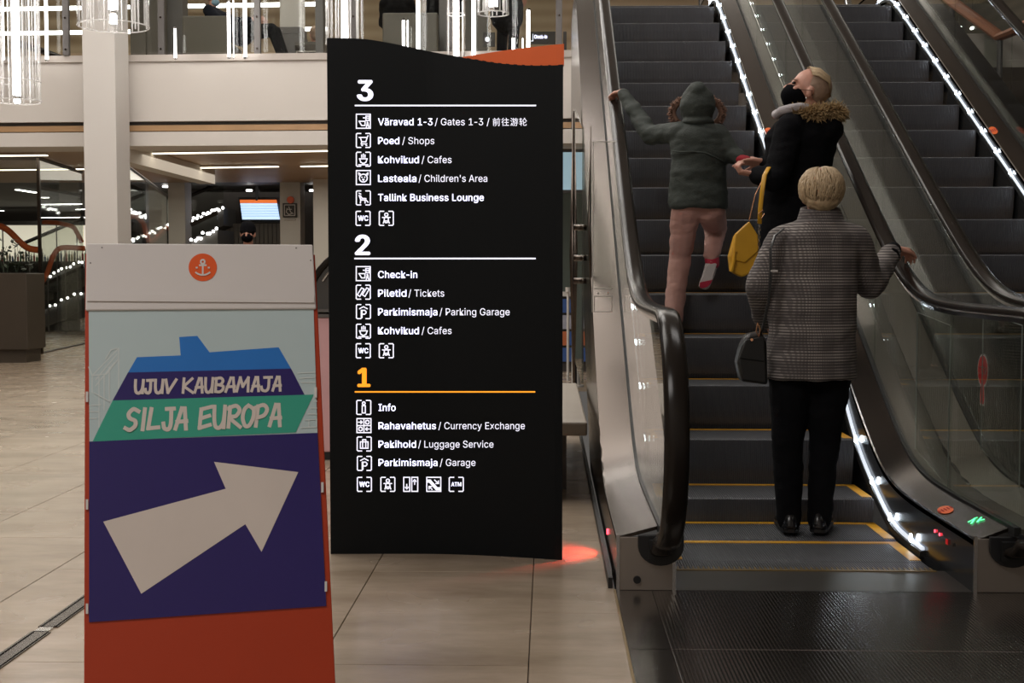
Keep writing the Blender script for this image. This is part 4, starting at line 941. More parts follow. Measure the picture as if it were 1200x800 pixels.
# outlines of the letters used on the signs, in 1/600 of the letter size: (advance, loops)
GLY = {
 "'": (124, '47,191 42,305 81,305 77,191'),
 '-': (200, '166,147 166,113 32,113 32,147'),
 '/': (150, '141,320 43,-46 9,-46 107,320'),
 '1': (272, '46,0 46,33 235,33 235,0|166,305 166,0 127,0 127,269 126,269 52,215 52,256 119,305'),
 '2': (272, '38,0 38,28 141,137 151,149 169,169 176,179 182,187 190,205 192,214 192,223 191,233 189,243 185,251 179,258 172,265 164,269 155,273 145,275 134,276 123,275 113,272 103,268 95,263 89,256 83,248 79,239 77,228 76,217 39,217 41,235 45,251 52,265 61,278 72,289 86,298 101,304 117,308 135,309 153,308 169,304 184,298 197,289 208,279 217,267 223,254 227,239 229,223 228,212 226,201 223,191 218,180 211,168 202,155 190,141 177,125 160,108 92,36 92,34 234,34 234,0'),
 '3': (272, '131,-4 113,-3 96,0 80,6 65,13 53,23 42,34 34,48 29,63 26,79 66,79 67,69 71,60 76,52 82,45 90,40 99,36 109,32 131,30 143,31 155,33 165,36 174,42 182,48 189,56 194,65 197,75 197,98 194,108 190,118 183,126 175,134 165,140 152,145 138,148 121,149 94,149 94,179 173,269 173,271 42,271 42,305 223,305 223,276 127,167 127,173 148,174 168,171 185,166 200,157 213,146 223,133 230,119 234,104 236,87 234,70 230,54 222,40 212,27 200,16 185,7 169,1 150,-3'),
 'A': (288, '10,0 121,305 166,305 278,0 237,0 172,181 168,194 163,208 158,223 153,241 146,263 139,287 147,287 140,262 133,241 128,223 123,207 118,193 114,181 51,0|66,85 66,119 222,119 222,85'),
 'B': (274, '36,0 36,305 145,305 165,304 182,300 197,294 210,286 220,277 229,265 234,252 238,239 239,224 238,212 236,201 232,192 227,184 221,177 214,172 206,167 198,163 189,160 189,157 199,156 208,152 218,147 227,140 235,132 241,122 247,110 250,97 251,82 250,67 246,53 240,40 232,29 221,19 207,11 190,5 170,1 148,0|75,34 147,34 168,36 185,40 198,48 206,58 212,69 213,82 212,92 210,101 205,110 200,118 192,125 183,131 173,135 162,138 75,138|75,171 143,171 154,172 164,174 173,178 181,183 188,189 194,196 198,204 201,213 202,223 200,236 195,247 188,257 176,265 162,269 144,271 75,271'),
 'C': (306, '160,-4 135,-2 112,4 90,15 71,29 55,48 42,69 32,94 26,122 24,152 26,183 32,211 42,236 55,258 71,276 90,290 112,301 135,307 160,309 176,309 204,303 230,291 241,283 252,273 261,263 269,251 275,238 280,224 284,209 245,209 242,219 234,237 222,251 207,262 198,266 180,272 170,273 160,273 142,272 126,267 110,259 96,248 85,235 75,218 68,199 64,177 62,152 64,128 68,106 75,87 85,70 97,57 110,46 126,38 142,33 160,32 170,32 189,36 198,39 207,43 222,54 228,61 234,69 238,77 242,86 245,96 284,96 280,81 275,67 269,54 261,43 252,32 241,23 230,15 218,8 204,3 190,-1 176,-3'),
 'E': (251, '36,0 36,305 223,305 223,271 75,271 75,171 213,171 213,137 75,137 75,34 225,34 225,0'),
 'G': (312, '161,-4 135,-2 111,4 90,15 71,30 55,48 41,69 32,94 26,122 24,152 26,183 32,211 41,236 54,258 70,276 89,290 111,301 134,307 159,309 175,309 190,306 204,302 218,297 230,290 242,282 252,272 262,261 269,250 276,237 281,224 285,209 245,209 241,219 237,228 232,236 227,243 221,250 214,256 198,266 180,272 170,273 159,273 142,272 125,267 110,259 96,249 85,235 75,218 68,199 64,177 62,152 64,128 68,106 75,87 85,70 97,57 111,46 126,38 143,33 161,32 178,33 193,37 207,43 219,51 229,61 238,74 244,88 248,104 249,121 261,119 170,119 170,153 287,153 287,120 285,96 280,74 271,54 258,37 243,23 226,11 206,3 185,-2'),
 'I': (180, '19,0 19,34 71,34 71,271 19,271 19,305 162,305 162,271 110,271 110,34 162,34 162,0'),
 'K': (280, '63,87 63,130 77,148 83,157 90,165 97,174 105,182 119,198 127,206 218,305 269,305 139,166 137,166|36,0 36,305 75,305 75,201 74,135 75,116 75,0|223,0 113,155 137,186 269,0'),
 'L': (236, '36,0 36,305 75,305 75,34 217,34 217,0'),
 'M': (377, '36,0 36,305 91,305 166,112 170,102 172,95 175,88 177,81 180,74 184,58 187,50 193,29 184,29 191,50 195,65 198,73 200,80 203,88 207,101 210,107 211,112 286,305 341,305 341,0 303,0 303,239 304,248 304,274 308,274 305,265 302,255 299,246 295,236 286,209 280,193 276,180 273,175 205,0 172,0 98,186 95,193 93,200 90,208 81,235 77,245 74,254 71,264 67,274 71,274 72,266 72,232 73,223 73,0'),
 'O': (320, '160,-4 135,-2 112,4 90,15 71,29 55,48 42,69 32,94 26,122 24,152 26,183 32,211 42,236 55,258 71,276 90,290 112,301 135,307 160,309 185,307 209,301 230,290 249,276 265,258 278,236 288,211 294,183 296,152 294,122 288,94 278,69 265,48 249,29 230,15 209,4 185,-2|160,32 178,33 194,38 210,46 223,56 235,70 245,86 252,106 257,128 258,152 257,177 252,199 245,219 235,235 223,249 210,260 194,267 178,272 160,273 142,272 126,267 111,260 97,249 85,235 75,219 68,199 64,177 62,152 64,128 68,106 75,87 85,70 97,56 111,46 126,38 142,33'),
 'P': (267, '36,0 36,305 141,305 163,304 183,300 199,292 213,283 225,271 234,258 240,243 244,226 245,209 244,191 240,175 234,159 225,146 213,134 199,124 183,117 163,113 141,111 66,111 66,145 140,145 154,146 167,149 178,154 187,160 194,167 200,176 204,186 206,197 207,209 206,220 204,231 200,241 194,250 187,257 178,263 167,268 154,270 139,271 75,271 75,0'),
 'R': (269, '36,0 36,305 142,305 164,304 183,300 200,293 214,284 225,273 234,260 241,245 244,229 246,211 244,194 241,178 234,163 225,150 214,139 200,130 183,124 164,120 142,119 58,119 58,153 140,153 155,154 168,156 179,160 188,165 195,172 200,180 204,190 206,200 207,211 206,223 204,233 200,243 195,251 188,258 179,264 168,268 155,270 140,271 75,271 75,0|212,0 138,137 182,137 257,0'),
 'S': (268, '134,-5 113,-4 94,-1 77,6 61,14 49,24 38,36 30,50 25,65 23,82 63,82 65,71 68,61 74,53 81,46 90,40 100,35 111,32 122,30 134,29 148,30 160,32 172,36 182,41 198,55 203,64 206,73 207,84 206,93 204,101 199,107 193,113 186,118 178,123 168,127 158,130 147,133 110,144 87,152 67,162 52,174 40,188 33,204 31,223 33,240 37,255 45,269 55,281 68,291 83,299 99,305 117,308 136,309 156,308 173,305 190,299 204,291 216,281 226,269 234,256 239,242 240,227 202,227 199,241 192,253 181,262 168,269 152,274 135,275 122,274 111,272 100,269 91,264 83,258 77,251 73,243 70,235 69,225 70,216 73,207 79,200 85,194 93,189 102,185 110,181 119,178 159,168 177,162 197,154 206,149 215,143 223,136 231,128 237,119 241,108 244,96 245,83 244,67 239,52 232,38 222,26 209,15 194,6 176,0 156,-4'),
 'T': (269, '19,271 19,305 250,305 250,271 154,271 154,0 116,0 116,271'),
 'V': (288, '122,0 10,305 51,305 115,124 119,112 124,99 129,82 135,64 142,42 149,18 141,18 148,43 154,64 165,99 170,112 174,124 237,305 278,305 167,0'),
 'W': (412, '93,0 10,305 49,305 98,118 100,108 103,97 105,87 108,77 118,24 113,24 116,35 124,77 127,87 129,97 132,108 134,118 184,305 228,305 277,118 280,108 282,97 285,87 289,67 292,56 298,24 293,24 299,56 302,67 306,87 309,97 311,108 314,118 362,305 402,305 318,0 273,0 221,194 217,207 211,235 208,250 205,267 202,285 210,285 207,268 204,252 198,222 194,208 191,194 138,0'),
 'a': (234, '96,-5 82,-4 69,-2 57,3 46,9 36,17 29,27 23,38 19,51 18,65 19,77 22,88 26,97 38,111 47,116 55,120 65,124 75,126 86,129 96,130 107,132 120,134 148,137 159,141 163,144 165,148 165,163 163,171 160,178 156,184 150,189 144,193 136,196 127,198 107,198 98,196 82,190 76,185 66,175 63,170 60,164 25,175 31,188 38,199 47,208 57,215 68,221 80,225 92,228 104,230 116,231 143,228 153,225 162,221 171,216 180,210 187,202 193,192 198,181 201,167 202,151 202,0 166,0 166,31 163,31 156,20 145,9 138,5 129,1 119,-3|102,27 115,28 127,31 137,35 145,41 152,48 158,56 162,65 165,73 165,114 163,112 156,109 145,107 139,105 132,104 126,104 109,101 105,101 97,99 88,98 81,95 73,92 67,88 62,84 58,78 56,71 55,63 56,56 58,49 61,43 66,38 71,34 78,31 85,29'),
 'c': (237, '124,-5 105,-3 86,2 70,10 56,21 43,35 34,51 26,70 22,90 20,112 22,135 26,156 34,175 43,191 56,205 70,216 86,224 105,229 124,231 146,229 166,223 175,219 183,214 191,208 198,201 204,193 209,185 214,176 217,166 182,157 180,163 177,168 174,174 167,183 162,186 157,190 151,193 139,197 132,198 124,198 110,197 98,193 87,186 78,177 71,167 65,155 61,142 59,127 58,112 59,98 61,84 65,70 71,58 78,48 87,40 98,33 110,29 124,28 132,28 139,29 152,33 157,36 167,44 171,48 175,53 178,59 181,64 183,70 218,61 214,51 210,42 205,34 199,26 192,19 184,13 175,7 166,3 146,-3'),
 'd': (255, '117,-5 99,-3 82,2 67,10 53,21 42,34 33,51 26,69 22,90 20,113 22,136 26,157 33,176 42,192 54,205 67,216 82,224 99,229 117,231 131,230 142,228 152,224 160,219 167,213 172,207 177,202 184,192 186,192 186,305 223,305 223,0 188,0 188,35 184,35 181,30 172,19 160,7 151,2 142,-2 130,-4|123,28 136,29 148,33 158,39 167,47 174,57 180,69 184,83 186,97 187,114 186,130 184,144 180,158 174,169 167,179 158,187 148,193 136,197 123,198 109,197 97,193 87,187 78,179 71,169 65,157 61,143 59,129 58,114 59,98 61,83 65,70 71,58 78,48 87,39 97,33 109,29'),
 'e': (242, '127,-5 106,-3 87,2 70,10 55,21 43,35 33,51 26,69 22,90 20,112 22,134 26,155 33,174 43,190 55,204 69,216 85,224 103,229 123,231 135,230 148,228 159,224 171,219 182,213 192,205 200,195 208,183 214,169 219,154 222,136 223,116 223,102 45,102 45,133 203,133 186,121 185,136 183,149 179,161 173,172 166,181 158,188 148,194 136,197 123,198 110,197 98,194 88,188 79,181 71,172 65,162 61,151 58,139 58,107 59,91 61,76 66,64 73,53 81,44 91,37 102,32 114,29 127,28 136,28 145,29 159,35 166,39 176,49 180,56 183,63 219,54 215,43 209,33 201,24 192,15 181,8 170,3 156,-2 142,-4'),
 'f': (152, '137,228 137,196 4,196 4,228|48,0 48,259 49,271 52,282 57,291 64,300 72,306 81,311 91,315 102,317 112,318 120,318 146,313 136,281 125,284 117,284 107,283 99,281 93,276 88,269 86,261 85,251 85,0'),
 'g': (255, '124,-90 108,-90 93,-87 80,-84 69,-79 58,-73 49,-66 35,-50 30,-42 61,-24 64,-29 73,-40 78,-45 85,-49 93,-53 102,-56 112,-58 124,-58 141,-57 157,-52 169,-45 179,-35 185,-21 187,-3 187,41 184,41 181,36 172,25 166,19 159,14 151,9 142,6 130,4 117,3 99,4 83,9 68,16 54,26 43,39 33,54 26,72 22,92 20,115 22,137 26,158 33,176 42,192 54,205 67,216 83,224 99,229 118,231 131,230 142,228 152,224 160,219 173,208 178,202 181,196 185,191 188,191 188,228 223,228 223,-5 222,-24 218,-40 210,-54 200,-65 188,-75 174,-82 159,-86 142,-89|123,35 136,37 148,40 158,45 167,52 174,62 180,73 184,85 187,100 187,131 184,145 180,158 174,170 167,179 158,187 148,193 136,197 123,198 109,197 98,193 87,187 78,179 71,169 65,157 61,145 59,131 58,116 59,100 61,86 65,74 71,62 78,53 87,45 98,40 110,37'),
 'h': (246, '68,136 68,0 32,0 32,305 68,305 68,172 61,172 69,191 79,206 91,217 105,225 120,229 136,231 151,230 165,226 177,221 188,214 197,204 204,192 210,179 213,163 214,144 214,0 178,0 178,141 176,158 171,171 164,183 153,191 141,196 126,197 115,197 106,194 96,190 88,185 81,178 76,170 72,160 69,149'),
 'i': (100, '32,0 32,228 68,228 68,0|44,266 38,269 32,273 28,278 26,283 25,290 26,296 28,302 32,307 38,311 44,313 50,314 57,313 63,311 68,307 72,302 75,296 76,290 75,283 72,278 68,273 63,269 57,266'),
 'j': (100, '32,228 68,228 68,-18 67,-31 65,-43 61,-54 55,-64 48,-71 39,-78 28,-82 16,-85 2,-86 -6,-86 -6,-52 1,-52 11,-51 18,-48 24,-43 28,-36 31,-28 32,-17|43,266 37,269 32,273 28,278 25,283 25,296 28,302 32,307 37,311 43,313 50,314 57,313 63,311 68,307 72,302 75,296 76,290 75,283 72,278 68,273 63,269 57,266'),
 'k': (228, '66,82 66,127 72,127 171,228 216,228 110,120 106,120|32,0 32,305 68,305 68,0|176,0 89,111 115,137 223,0'),
 'l': (113, '84,-1 67,0 54,5 44,12 37,22 33,35 32,51 32,305 68,305 68,59 70,43 72,37 76,34 81,32 88,31 94,31 102,33 108,2 97,-1'),
 'm': (366, '32,0 32,228 67,228 67,177 65,177 68,189 73,199 79,208 87,215 95,221 103,226 112,229 122,231 132,232 147,230 161,225 172,216 182,205 188,192 193,177 187,177 191,187 196,197 202,206 210,213 219,220 228,225 239,229 250,231 262,232 275,231 287,228 298,223 308,216 317,208 324,197 330,184 333,170 334,153 334,0 297,0 297,152 296,167 291,179 284,188 274,194 263,197 251,198 241,198 232,195 225,192 218,187 212,181 207,174 204,166 202,158 201,148 201,0 164,0 164,156 163,168 159,178 152,187 143,193 132,197 120,198 111,198 103,196 95,192 87,187 81,181 75,174 71,165 69,154 68,143 68,0'),
 'n': (246, '68,136 68,0 32,0 32,228 67,228 67,172 61,172 69,191 79,206 91,217 105,225 120,229 136,231 151,230 165,226 177,221 188,214 197,204 204,192 210,179 213,163 214,144 214,0 178,0 178,141 176,158 171,171 164,183 153,191 141,196 126,197 115,197 106,194 96,190 88,185 81,178 76,170 72,160 69,149'),
 'o': (249, '124,-5 105,-3 86,2 70,10 56,21 43,35 34,51 26,70 22,90 20,112 22,135 26,156 34,175 43,191 56,205 70,216 86,224 105,229 124,231 144,229 163,224 179,216 194,205 206,191 216,175 223,156 227,135 229,112 227,90 223,70 216,51 206,35 194,21 179,10 163,2 144,-3|124,28 139,29 151,33 162,40 171,48 179,58 184,70 188,84 191,98 192,112 191,127 188,142 184,155 179,167 171,177 162,186 151,193 139,197 124,198 110,197 98,193 87,186 78,177 71,167 65,155 61,142 59,127 58,112 59,98 61,84 65,70 71,58 78,48 87,40 98,33 110,29'),
 'p': (255, '32,-86 32,228 67,228 67,192 71,192 78,202 82,207 88,213 95,219 103,224 113,228 124,230 137,231 156,229 172,224 188,216 201,205 213,192 222,176 229,157 233,136 234,113 233,90 229,69 222,51 213,34 201,21 188,10 173,2 156,-3 138,-5 125,-4 113,-2 104,2 95,7 88,13 74,30 71,35 68,35 68,-86|132,28 145,29 157,33 168,39 177,48 184,58 189,70 194,83 196,98 197,114 196,129 194,143 190,157 184,169 177,179 168,187 157,193 146,197 132,198 119,197 107,193 97,187 88,179 81,169 75,158 71,144 68,130 68,97 71,83 75,69 81,57 88,47 97,39 107,33 119,29'),
 'r': (155, '32,0 32,228 67,228 67,193 69,193 75,203 82,213 91,220 103,226 115,230 128,231 141,231 146,230 146,193 138,195 114,195 104,192 95,189 88,184 81,178 75,170 71,162 69,152 68,142 68,0'),
 's': (219, '109,-5 94,-4 80,-2 67,2 56,7 46,14 37,23 30,33 25,44 21,57 56,64 60,52 66,43 74,36 84,31 96,28 109,27 124,28 136,32 147,37 155,45 159,53 161,62 160,69 157,76 152,81 146,86 137,90 127,93 90,102 71,108 55,115 43,125 35,136 30,149 28,164 29,177 33,188 39,199 47,208 57,216 69,222 82,227 97,230 112,231 127,230 140,227 152,223 163,218 172,211 179,204 186,195 191,185 194,174 161,166 157,175 152,182 146,189 137,195 126,198 112,200 100,198 88,195 79,190 71,183 67,175 65,166 66,158 69,152 74,146 82,141 91,137 103,134 138,126 157,120 172,112 184,103 192,92 197,79 199,64 197,51 194,39 187,28 179,19 168,11 156,4 142,-1 126,-4'),
 't': (136, '122,228 122,196 4,196 4,228|39,283 76,283 76,50 78,42 82,37 87,33 93,31 102,30 108,30 111,31 115,31 118,32 121,32 128,1 115,-2 101,-2 83,-1 68,4 55,13 46,24 41,39 39,56'),
 'u': (246, '109,-3 95,-2 81,1 69,6 58,14 49,23 41,35 36,49 33,65 32,83 32,228 68,228 68,86 70,70 74,56 82,45 93,37 105,32 120,30 131,31 140,33 149,37 158,43 164,50 170,58 174,68 177,79 178,92 178,228 214,228 214,0 179,0 179,55 184,55 176,36 166,21 154,10 141,3 126,-2'),
 'v': (234, '98,0 10,228 51,228 99,93 104,79 108,66 112,52 116,39 120,25 123,12 110,12 114,25 118,39 122,52 125,66 130,79 134,93 183,228 223,228 136,0'),
 'x': (227, '12,0 103,131 103,103 17,228 60,228 88,183 95,172 102,162 108,152 113,142 119,133 124,124 105,124 111,133 116,142 121,152 133,172 140,183 169,228 211,228 125,101 125,128 215,0 172,0 138,51 132,62 120,82 115,91 109,100 104,109 123,109 117,100 107,82 102,72 96,62 89,51 55,0'),
 'y': (234, '28,-83 37,-51 43,-52 50,-54 56,-54 68,-52 73,-49 78,-44 83,-38 87,-31 90,-21 98,-1 10,228 51,228 99,93 104,79 108,66 112,52 116,39 119,25 123,12 110,12 114,25 118,39 121,52 125,66 130,79 134,93 183,228 223,228 122,-35 118,-46 112,-56 106,-64 99,-71 92,-77 84,-81 75,-85 55,-87 44,-87'),
 'ä': (234, '96,-5 82,-4 69,-2 57,3 46,9 36,17 29,27 23,38 19,51 18,65 19,77 22,88 26,97 38,111 47,116 55,120 65,124 75,126 86,129 96,130 107,132 120,134 148,137 159,141 163,144 165,148 165,163 163,171 160,178 156,184 150,189 144,193 136,196 127,198 107,198 98,196 82,190 76,185 66,175 63,170 60,164 25,175 31,188 38,199 47,208 57,215 68,221 80,225 92,228 104,230 116,231 143,228 153,225 162,221 171,216 180,210 187,202 193,192 198,181 201,167 202,151 202,0 166,0 166,31 163,31 156,20 145,9 138,5 129,1 119,-3|102,27 115,28 127,31 137,35 145,41 152,48 158,56 162,65 165,73 165,114 163,112 156,109 145,107 139,105 132,104 126,104 109,101 105,101 97,99 88,98 81,95 73,92 67,88 62,84 58,78 56,71 55,63 56,56 58,49 61,43 66,38 71,34 78,31 85,29|150,266 145,269 140,273 136,278 133,283 132,290 133,296 136,302 140,307 145,311 150,313 157,314 163,313 169,311 174,307 178,302 180,296 181,290 180,283 178,278 174,273 169,269 163,266|64,266 58,269 53,273 49,278 47,283 46,290 47,296 49,302 53,307 58,311 64,313 70,314 77,313 83,311 88,307 91,302 94,296 95,290 94,283 88,273 83,269 77,266'),
 '前': (412, '235,200 235,41 263,41 263,200|314,211 314,6 313,0 305,-2 253,-2 261,-15 265,-30 302,-30 326,-24 339,-15 342,6 342,211|281,329 265,296 244,265 128,265 146,272 130,300 107,327 81,316 102,290 117,265 20,265 20,239 368,239 368,265 278,265 294,290 313,318|159,117 159,78 72,78 72,117|159,141 72,141 72,178 159,178|44,204 44,-30 72,-30 72,56 159,56 159,2 157,-2 152,-4 109,-4 115,-17 118,-30 152,-30 174,-24 185,-15 187,2 187,204'),
 '往': (412, '96,326 63,283 17,246 33,222 83,265 124,314|213,318 231,285 246,253 274,265 259,296 239,327|105,239 63,181 13,133 20,118 28,105 48,124 68,144 68,-31 98,-31 98,179 117,205 131,229|135,252 135,224 235,224 235,137 150,137 150,109 235,109 235,9 124,9 124,-18 372,-18 372,9 265,9 265,109 350,109 350,137 265,137 265,224 363,224 363,252'),
 '游': (412, '30,302 63,279 91,259 109,283 80,302 46,322|15,196 50,178 80,159 96,181 67,200 31,218|22,-11 48,-26 72,35 94,100 70,115 46,46|292,150 292,113 233,113 233,85 292,85 292,2 290,-4 242,-4 248,-18 252,-31 283,-30 305,-26 316,-17 320,2 320,85 374,85 374,113 320,113 320,141 348,166 372,194 353,207 348,205 253,205 263,224 272,246 374,246 374,276 281,276 287,298 292,322 265,326 248,261 220,207 233,202 246,194 252,204 252,179 326,179 309,163|100,265 100,237 137,237 126,96 78,-13 89,-20 98,-31 142,50 159,154 198,154 192,43 185,4 181,0 174,-2 161,-2 139,0 144,-13 146,-26 168,-28 187,-26 200,-24 209,-15 220,35 226,166 226,179 161,179 163,207 163,237 237,237 237,265|133,316 154,289 166,265 194,278 179,302 161,327'),
 '轮': (412, '250,327 211,253 146,183 155,174 165,163 220,218 261,279 303,215 352,165 363,178 374,187 320,240 276,307 281,322|318,166 276,137 228,107 228,183 198,183 198,22 209,-11 246,-20 314,-20 348,-7 359,48 346,52 333,59 327,15 311,6 250,6 231,9 228,22 228,78 283,107 339,141|31,130 41,133 59,135 91,135 91,78 15,65 22,37 91,50 91,-30 117,-30 117,56 163,65 161,91 117,81 117,135 155,135 155,161 117,161 117,222 91,222 91,161 56,161 72,205 87,253 155,253 155,281 92,281 98,302 102,322 74,326 67,281 18,281 18,253 61,253 48,211 41,185 31,163 22,154 28,141'),
 ' ': (113, ''),
}
def text_tris(txt, bold):
    cu = bpy.data.curves.new('t', 'CURVE'); cu.dimensions = '2D'; cu.fill_mode = 'BOTH'; x = 0
    for ch in txt:
        adv, loops = GLY[ch]
        for lp in (loops.split('|') if loops else []):
            P = [tuple(map(int, q.split(','))) for q in lp.split()]; sp_ = cu.splines.new('POLY'); sp_.points.add(len(P) - 1); sp_.use_cyclic_u = True
            for k, (a, b) in enumerate(P): sp_.points[k].co = ((x + a) / 600, b / 600, 0, 1)
        x += adv + bold * 700 * (len(ch.encode()) < 3)
    o = bpy.data.objects.new('t', cu); COL.objects.link(o); bpy.context.view_layer.update()
    me = bpy.data.meshes.new_from_object(o.evaluated_get(bpy.context.evaluated_depsgraph_get()))
    V = [v.co.copy() for v in me.vertices]; P = [tuple(p.vertices) for p in me.polygons]
    bpy.data.objects.remove(o); bpy.data.curves.remove(cu); bpy.data.meshes.remove(me)
    if bold > .01:      # heavier face: thicken by moved copies
        V0, P0 = V, P; V, P = [], []
        for k in range(6):
            d = Vector((math.cos(k * PI / 3), math.sin(k * PI / 3) * .6, 0)) * bold; n = len(V)
            V += [v + d for v in V0]; P += [tuple(n + q for q in p) for p in P0]
    return V, P
CAPH = max(v.y for v in text_tris('T', 0)[0])
def sign_text(s, x0, x1, base, cap, bold, matl, name='lettering', par=None, place=onsign, off=.0015):
    V, P = text_tris(s, bold); mn = min(v.x for v in V); mxx = max(v.x for v in V)
    m = MB(); m.v = [place(x0 + (v.x - mn) / (mxx - mn) * (x1 - x0), base - v.y / CAPH * cap, off) for v in V]; m.f = P; m.mi = [0] * len(P)
    return m.build(name, M[matl], par if par else sg)
def strokes(lines, wpx, place, off=.0015, closed=False):
    """pixel polylines drawn as flat ribbons with joined ends"""
    m = MB()
    for L in lines:
        for a, b in zip(L, L[1:]):
            a = Vector(a); b = Vector(b); d = b - a
            if d.length < 1e-6: continue
            d.normalize(); n = Vector((-d.y, d.x)) * wpx / 2; e = d * wpx * .45
            q = [a - n - e, b - n + e, b + n + e, a + n - e]; m.poly([place(p.x, p.y, off + len(m.f) * 4e-5) for p in q][::-1])
    return m
rows = [(146.7, 'Väravad 1-3', 443, 507, '/ Gates 1-3 / 前往游轮', 509.5, 617.5), (168.8, 'Poed', 443, 468, '/ Shops', 471.3, 509), (191, 'Kohvikud', 443, 491, '/ Cafes', 494, 529.2),
        (213, 'Lasteala', 443, 488, "/ Children's Area", 490.5, 571), (235.3, 'Tallink Business Lounge', 443, 567, None, 0, 0),
        (325.6, 'Check-in', 443, 489, None, 0, 0), (347.4, 'Piletid', 443, 476.3, '/ Tickets', 478.6, 520.6), (369.3, 'Parkimismaja', 443, 512.5, '/ Parking Garage', 515, 597.3), (391.3, 'Kohvikud', 443, 491, '/ Cafes', 494, 529.2),
        (481.3, 'Info', 443.6, 463.7, None, 0, 0), (502.7, 'Rahavahetus', 443.6, 511, '/ Currency Exchange', 513.7, 615), (524.3, 'Pakihoid', 443.6, 487.6, '/ Luggage Service', 490, 578.3), (545.8, 'Parkimismaja', 443.6, 512.7, '/ Garage', 515.4, 557.2)]
for (b, t1, a0, a1, t2, c0, c1) in rows:
    sign_text(t1, a0, a1, b, 8.1, .0115, 'sign_white', 'bold_lettering')
    if t2: sign_text(t2, c0, c1, b, 8.1, .004, 'sign_white', 'light_lettering')
for (s, x0, x1, b, cap, mt) in (('3', 418, 437.6, 117.3, 22.8, 'sign_white'), ('2', 415.8, 434, 298, 22, 'sign_white'), ('1', 418.7, 434.2, 452.6, 21, 'sign_amber')):
    o = sign_text(s, x0, x1, b, cap, .036, mt, 'floor_number')
for (x0, x1, y, mt) in ((416.5, 627.5, 123.6, 'sign_white'), (416, 627, 302.8, 'sign_white'), (416.5, 626.5, 459.0, 'sign_amber')):
    L = [(x0 + (x1 - x0) * k / 14, y) for k in range(15)]; strokes([L], 1.7, onsign).build('divider_line', M[mt], sg)
def icon(cx, cy, kind):
    h = 8.2; L = []
    full = kind in ('gate', 'bear', 'cur', 'esc')
    if kind == 'lift': L += [[(-h, -h), (-1.2, -h), (-1.2, h), (-h, h), (-h, -h)], [(1.2, -h), (h, -h), (h, h), (1.2, h), (1.2, -h)], [(-4.6, 0), (-4.6, 5)], [(-6.4, 3.4), (-4.6, 5.4), (-2.8, 3.4)], [(4.6, 0), (4.6, -5)], [(2.8, -3.4), (4.6, -5.4), (6.4, -3.4)]]
    elif full: L += [[(-h, -h), (h, -h), (h, h), (-h, h), (-h, -h)]]
    else: L += [[(-3, -h), (-h + 1, -h), (-h, -h + 1), (-h, h - 1), (-h + 1, h), (-3, h)], [(3, -h), (h - 1, -h), (h, -h + 1), (h, h - 1), (h - 1, h), (3, h)]]
    if kind == 'gate': L += [[(-5, 0), (2, 0), (2, 5), (-2, 5), (-5, 0)], [(3, -6), (7, -6), (7, -1), (3, -1), (3, -6)], [(0, -4), (7, -3.5)], [(5, 1), (3.5, 7)], [(5, 1), (6.5, 7)], [(4.5, 1), (5.5, 5)]]
    if kind == 'cart': L += [[(-5, -3.5), (-3.5, -3.5), (-2, 1.5), (3, 1.5), (4.5, -3.5), (-3.5, -3.5)], [(4, -3), (5.5, -5.5)], [(-2, 1.5), (-2.5, 4), (4, 4)], [(-2, 5.5), (-1, 6)], [(3, 5.5), (4, 6)]]
    if kind == 'cup': L += [[(-4.5, -.5), (4.5, -.5), (3, 3.5), (0, 5), (-3, 3.5), (-4.5, -.5)], [(-5.5, 6.5), (5.5, 6.5)], [(-2, -2.3), (-2, -5)], [(0, -2.3), (0, -6)], [(2, -2.3), (2, -5)], [(-1, 5), (1, 5)]]
    if kind == 'bear': L += [[(4.6 * math.cos(q * PI / 8), .6 + 4.6 * math.sin(q * PI / 8)) for q in range(17)], [(-5.5, -5.5), (-3.5, -4)], [(5.5, -5.5), (3.5, -4)], [(-5.5, -5.5), (-5, -3)], [(5.5, -5.5), (5, -3)], [(-1.8, -.6), (-1.5, -.2)], [(1.8, -.6), (1.5, -.2)], [(-.8, 2.2), (.8, 2.2), (0, 3.2), (-.8, 2.2)]]
    if kind == 'seat': L += [[(-5, -5.5), (-3, -4.5)], [(-5, -3), (-3, 2.5), (3, 2.5), (5.5, 5)], [(-3.4, -2.5), (-1.5, .6), (3, .8)], [(-3, 2.5), (-3.5, 6)], [(2, 2.8), (2, 6)]]
    if kind == 'baby': L += [[(1.9 * math.cos(q * PI / 5), -4.2 + 1.9 * math.sin(q * PI / 5)) for q in range(11)], [(-4.5, -1), (4.5, -1)], [(-2.2, -1), (-2.5, 3), (-3.5, 5.5)], [(2.2, -1), (2.5, 3), (3.5, 5.5)], [(-2.5, 3), (2.5, 3), (1, 5), (-1, 5), (-2.5, 3)]]
    if kind == 'ticket': L += [[(-7, 3), (-2, -5), (1, -3.5), (-4, 5), (-7, 3)], [(-1, 3), (4, -5), (7, -3.5), (2, 5), (-1, 3)]]
    if kind == 'P': L += [[(-2.5, 7), (-2.5, -1.5), (1.5, -1.5), (3, 0), (3, 1.5), (1.5, 3), (-2.5, 3)], [(-4.5, -3.4), (0, -5.8), (4.5, -3.4)], [(-1.7, 7), (-1.7, -1)]]
    if kind == 'i': L += [[(-1.8, 6.5), (-1.8, -2), (1.8, -2), (1.8, 6.5), (-1.8, 6.5)], [(1.6 * math.cos(q * PI / 5), -4.9 + 1.6 * math.sin(q * PI / 5)) for q in range(11)]]
